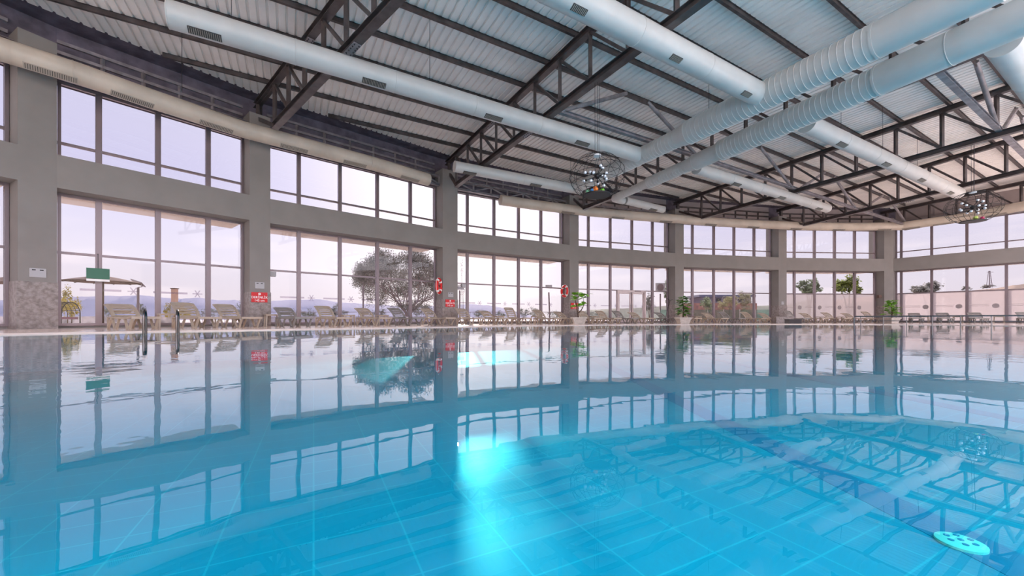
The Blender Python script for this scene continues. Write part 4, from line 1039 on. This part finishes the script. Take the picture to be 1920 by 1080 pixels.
# parasol, lamps, swing bench, fence, pylon, house
d = 22.0; s = d/F; p = Vector(((193-960)*s, d, -.02)); root = empty('garden_parasol', p, 'wide brown wicker garden parasol outside the left window', 'parasol')
zt = EYE+(HZ-517)*s; ze = EYE+(HZ-529)*s; cn = MB(); nseg = 40; rr_ = 1.62
for k in range(nseg):
    a0, a1 = 2*math.pi*k/nseg, 2*math.pi*(k+1)/nseg
    for j in range(7):
        r0, r1 = rr_*j/7, rr_*(j+1)/7; zf = lambda r: zt-(zt-ze)*(r/rr_)**1.3+.05*math.sin(5*0)
        cn.quad(p+Vector((r0*math.cos(a0), r0*math.sin(a0), zf(r0)-p.z)), p+Vector((r1*math.cos(a0), r1*math.sin(a0), zf(r1)-p.z)), p+Vector((r1*math.cos(a1), r1*math.sin(a1), zf(r1)-p.z)), p+Vector((r0*math.cos(a1), r0*math.sin(a1), zf(r0)-p.z)))
cn.build('canopy', M['wicker'], root)
rb = MB()
for k in range(12): a = 2*math.pi*k/12; rb.tube([p+Vector((0, 0, zt-.12)), p+Vector((rr_*math.cos(a), rr_*math.sin(a), ze-.02-p.z))], .02, 5)
rb.build('rib', M['bark'], root); MB().tube([p, p+Vector((0, 0, zt))], .05, 10).build('pole', M['bark'], root)
d = 21.0; s = d/F; c = Vector(((20-960)*s, d, 0)); root = empty('garden_parasol', c, 'second wicker parasol cut off at the left edge', 'parasol')
MB().tube([c+Vector((0, 0, EYE+(HZ-531)*s)), c+Vector((0, 0, EYE+(HZ-519)*s))], [1.5, .1], 30).build('canopy', M['wicker'], root); MB().tube([c, c+Vector((0, 0, EYE+(HZ-521)*s))], .05, 10).build('pole', M['bark'], root)
def lamp(px, d, ytop, kind, label, lean=0):
    s = d/F; p = Vector(((px-960)*s, d, -.05)); H_ = EYE+(HZ-ytop)*s; root = empty('street_lamp', p, label, 'lamp', None)
    if kind == 'pillar':
        MB().box(p+Vector((0, 0, H_*.30)), (.28, .28, H_*.62)).build('post', M['grey'], root); MB().box(p+Vector((0, 0, H_*.78)), (.24, .24, H_*.34)).build('lamp_head', mat('lamp_copper', (.55, .35, .25), .5), root)
        MB().box(p+Vector((0, 0, H_*.965)), (.30, .30, .05)).build('cap', M['wicker'], root); return
    tp = p+Vector((lean, 0, H_-.2)); MB().tube([p, tp], .07, 10).build('pole', M['frame'], root)
    rot = Euler((R(-35), R(18), 0)).to_matrix()
    if kind == 'solar':
        MB().box(tp+Vector((0, 0, .3)), (.75, .5, .04), rot).build('solar_panel', M['frame'], root); MB().tube([tp, tp+Vector((.25, 0, .05)), tp+Vector((.3, 0, .25))], .03, 6).build('arm', M['frame'], root)
    elif kind == 'square':
        MB().box(tp+Vector((0, 0, .62)), (.95, .08, .85)).build('lamp_frame', M['grey'], root); MB().tube([tp+Vector((0, -.05, .62)), tp+Vector((0, -.08, .62))], .33, 24).build('lamp_disc', M['frame'], root)
    elif kind == 'flat': MB().box(tp+Vector((-.0, 0, .2)), (.75, .3, .28)).build('lamp_head', M['grey'], root)
    elif kind == 'panel': MB().box(tp+Vector((.0, 0, .55)), (.6, .05, .28)).build('lamp_head', M['grey'], root)
lamp(259, 26, 532, 'solar', 'solar street lamp right of the wicker parasol'); lamp(327.5, 24, 537, 'pillar', 'short pillar garden lamp behind the second lounger')
lamp(681, 36, 530, 'pole', 'thin lamp pole in front of the big tree'); lamp(862, 34, 539, 'flat', 'street lamp just right of the life ring column'); lamp(1031, 36, 543, 'panel', 'leaning lamp pole with a white panel above it', -.1); lamp(1238, 38, 546, 'square', 'square lamp on a post left of the door bay end column')
d = 20; s = d/F; p = Vector(((112-960)*s, d, -.02)); root = empty('swing_bench', p, 'arched black wire swing bench behind the wide left column', 'bench')
r_ = 18*s
for yy in (-.5, .5):
    MB().tube([p+Vector((-r_, yy, 0)), p+Vector((-r_, yy, .65))]+[p+Vector((-r_*math.cos(t), yy, .65+r_*1.15*math.sin(t))) for t in [math.pi*k/14 for k in range(1, 14)]]+[p+Vector((r_, yy, .65)), p+Vector((r_, yy, 0))], .025, 8).build('arch', M['wire'], root)
gr = MB()
for k in range(1, 14):
    t = math.pi*k/14; gr.tube([p+Vector((-r_*math.cos(t), -.5, .65+r_*1.15*math.sin(t))), p+Vector((-r_*math.cos(t), .5, .65+r_*1.15*math.sin(t)))], .01, 5)
for yy in (-.3, -.1, .1, .3): gr.tube([p+Vector((-r_*math.cos(t), yy, .65+r_*1.15*math.sin(t))) for t in [math.pi*k/14 for k in range(0, 15)]], .01, 5)
gr.build('wire_grid', M['wire'], root); MB().box(p+Vector((0, 0, .38)), (r_*1.8, .9, .12)).build('seat', mat('swing_seat', (.25, .12, .15), .7), root)
# low terrace wall and glass fence, railing
o = MB().box(((150-960)/F*27, 27, .22), (13, .6, .55)).build('garden_wall', mat('rubble', (.62, .56, .54), .9, noise=(2, .4)), None, loc=(-30, 27, 0)); tag(o, 'low pale rubble wall with shrubs behind it outside the left window', 'wall')
o = MB().box(((640-960)/F*37, 37.5, .25), (19, .4, .62)).build('garden_wall', mat('pale_wall', (.40, .37, .42), .9), None, loc=(-16, 37.5, 0)); tag(o, 'low pale lilac garden wall behind the loungers of the bay with the big tree', 'wall')
root = empty('garden_fence', ((650-960)/F*34, 34, 0), 'thin dark metal fence rail outside behind the loungers of the tree bay', 'fence')
x0, x1 = (380-960)/F*34, (1090-960)/F*34
MB().tube([(x0, 34, .92), (x1, 34, .92)], .025, 6).build('top_rail', M['frame'], root)
for k in range(18): x = x0+(x1-x0)*k/17; MB().tube([(x, 34, -.05), (x, 34, .92)], .02, 6).build('post', M['frame'], root)
root = empty('glass_fence', ((1350-960)/F*36, 36, 0), 'greenish glass fence outside in front of the house', 'fence')
for k in range(7):
    x = (1238+k*30-960)/F*36; x2 = (1266+k*30-960)/F*36
    MB().box(((x+x2)/2, 36, .55), (x2-x, .02, 1.25)).build('glass_panel', M['fence_glass'], root)
    MB().box((x-.03, 36, .55), (.05, .05, 1.3)).build('post', M['grey'], root)
d = 90; s = d/F; root = empty('house', ((1360-960)*s, d, -.1), 'long low house with dark roof and brick lower walls outside', 'house')
X0, X1 = (1313-960)*s, (1410-960)*s; zr = EYE+(HZ-553)*s; ze = EYE+(HZ-557)*s; zm = EYE+(HZ-568)*s
MB().box(((X0+X1)/2, d+3, (ze+zm)/2), (X1-X0-.4, 6, ze-zm)).build('upper_wall', M['house'], root)
MB().box(((X0+X1)/2-1.5, d+3, zm/2-.1), (X1-X0+5, 6.5, zm+.1)).build('brick_wall', M['brick'], root)
MB().prism([(X0-.6, d-.8), (X1+.4, d-.8), (X1+.4, d+7), (X0-.6, d+7)], ze, zr).build('roof', mat('roof_dark', (.10, .10, .16), .8), root)
for k in range(4): MB().box((X0+1.6+k*2.6, d-.02, (ze+zm)/2), (1.1, .1, (ze-zm)*.55)).build('window', M['black'], root)
d = 95; s = d/F; p = Vector(((1855-960)*s, d, EYE+(HZ-539)*s)); root = empty('power_pylon', p, 'thin lattice power pylon on the slope beyond the right wall', 'pylon')
py = MB(); H_ = (539-508)*s
for sx in (-1, 1):
    for sy in (-1, 1): py.tube([p+Vector((sx*.35, sy*.35, 0)), p+Vector((sx*.08, sy*.08, H_))], .05, 5)
for k in range(8):
    w = .35-.27*k/8; w2 = .35-.27*(k+1)/8; py.tube([p+Vector((-w, -w, H_*k/8)), p+Vector((w2, -w2, H_*(k+1)/8))], .03, 4); py.tube([p+Vector((w, -w, H_*k/8)), p+Vector((-w2, -w2, H_*(k+1)/8))], .03, 4)
py.build('mast', M['frame'], root); MB().bar(p+Vector((-.6, 0, H_*.93)), p+Vector((1.0, 0, H_*.93)), .08, .08).build('cross_arm', M['frame'], root)
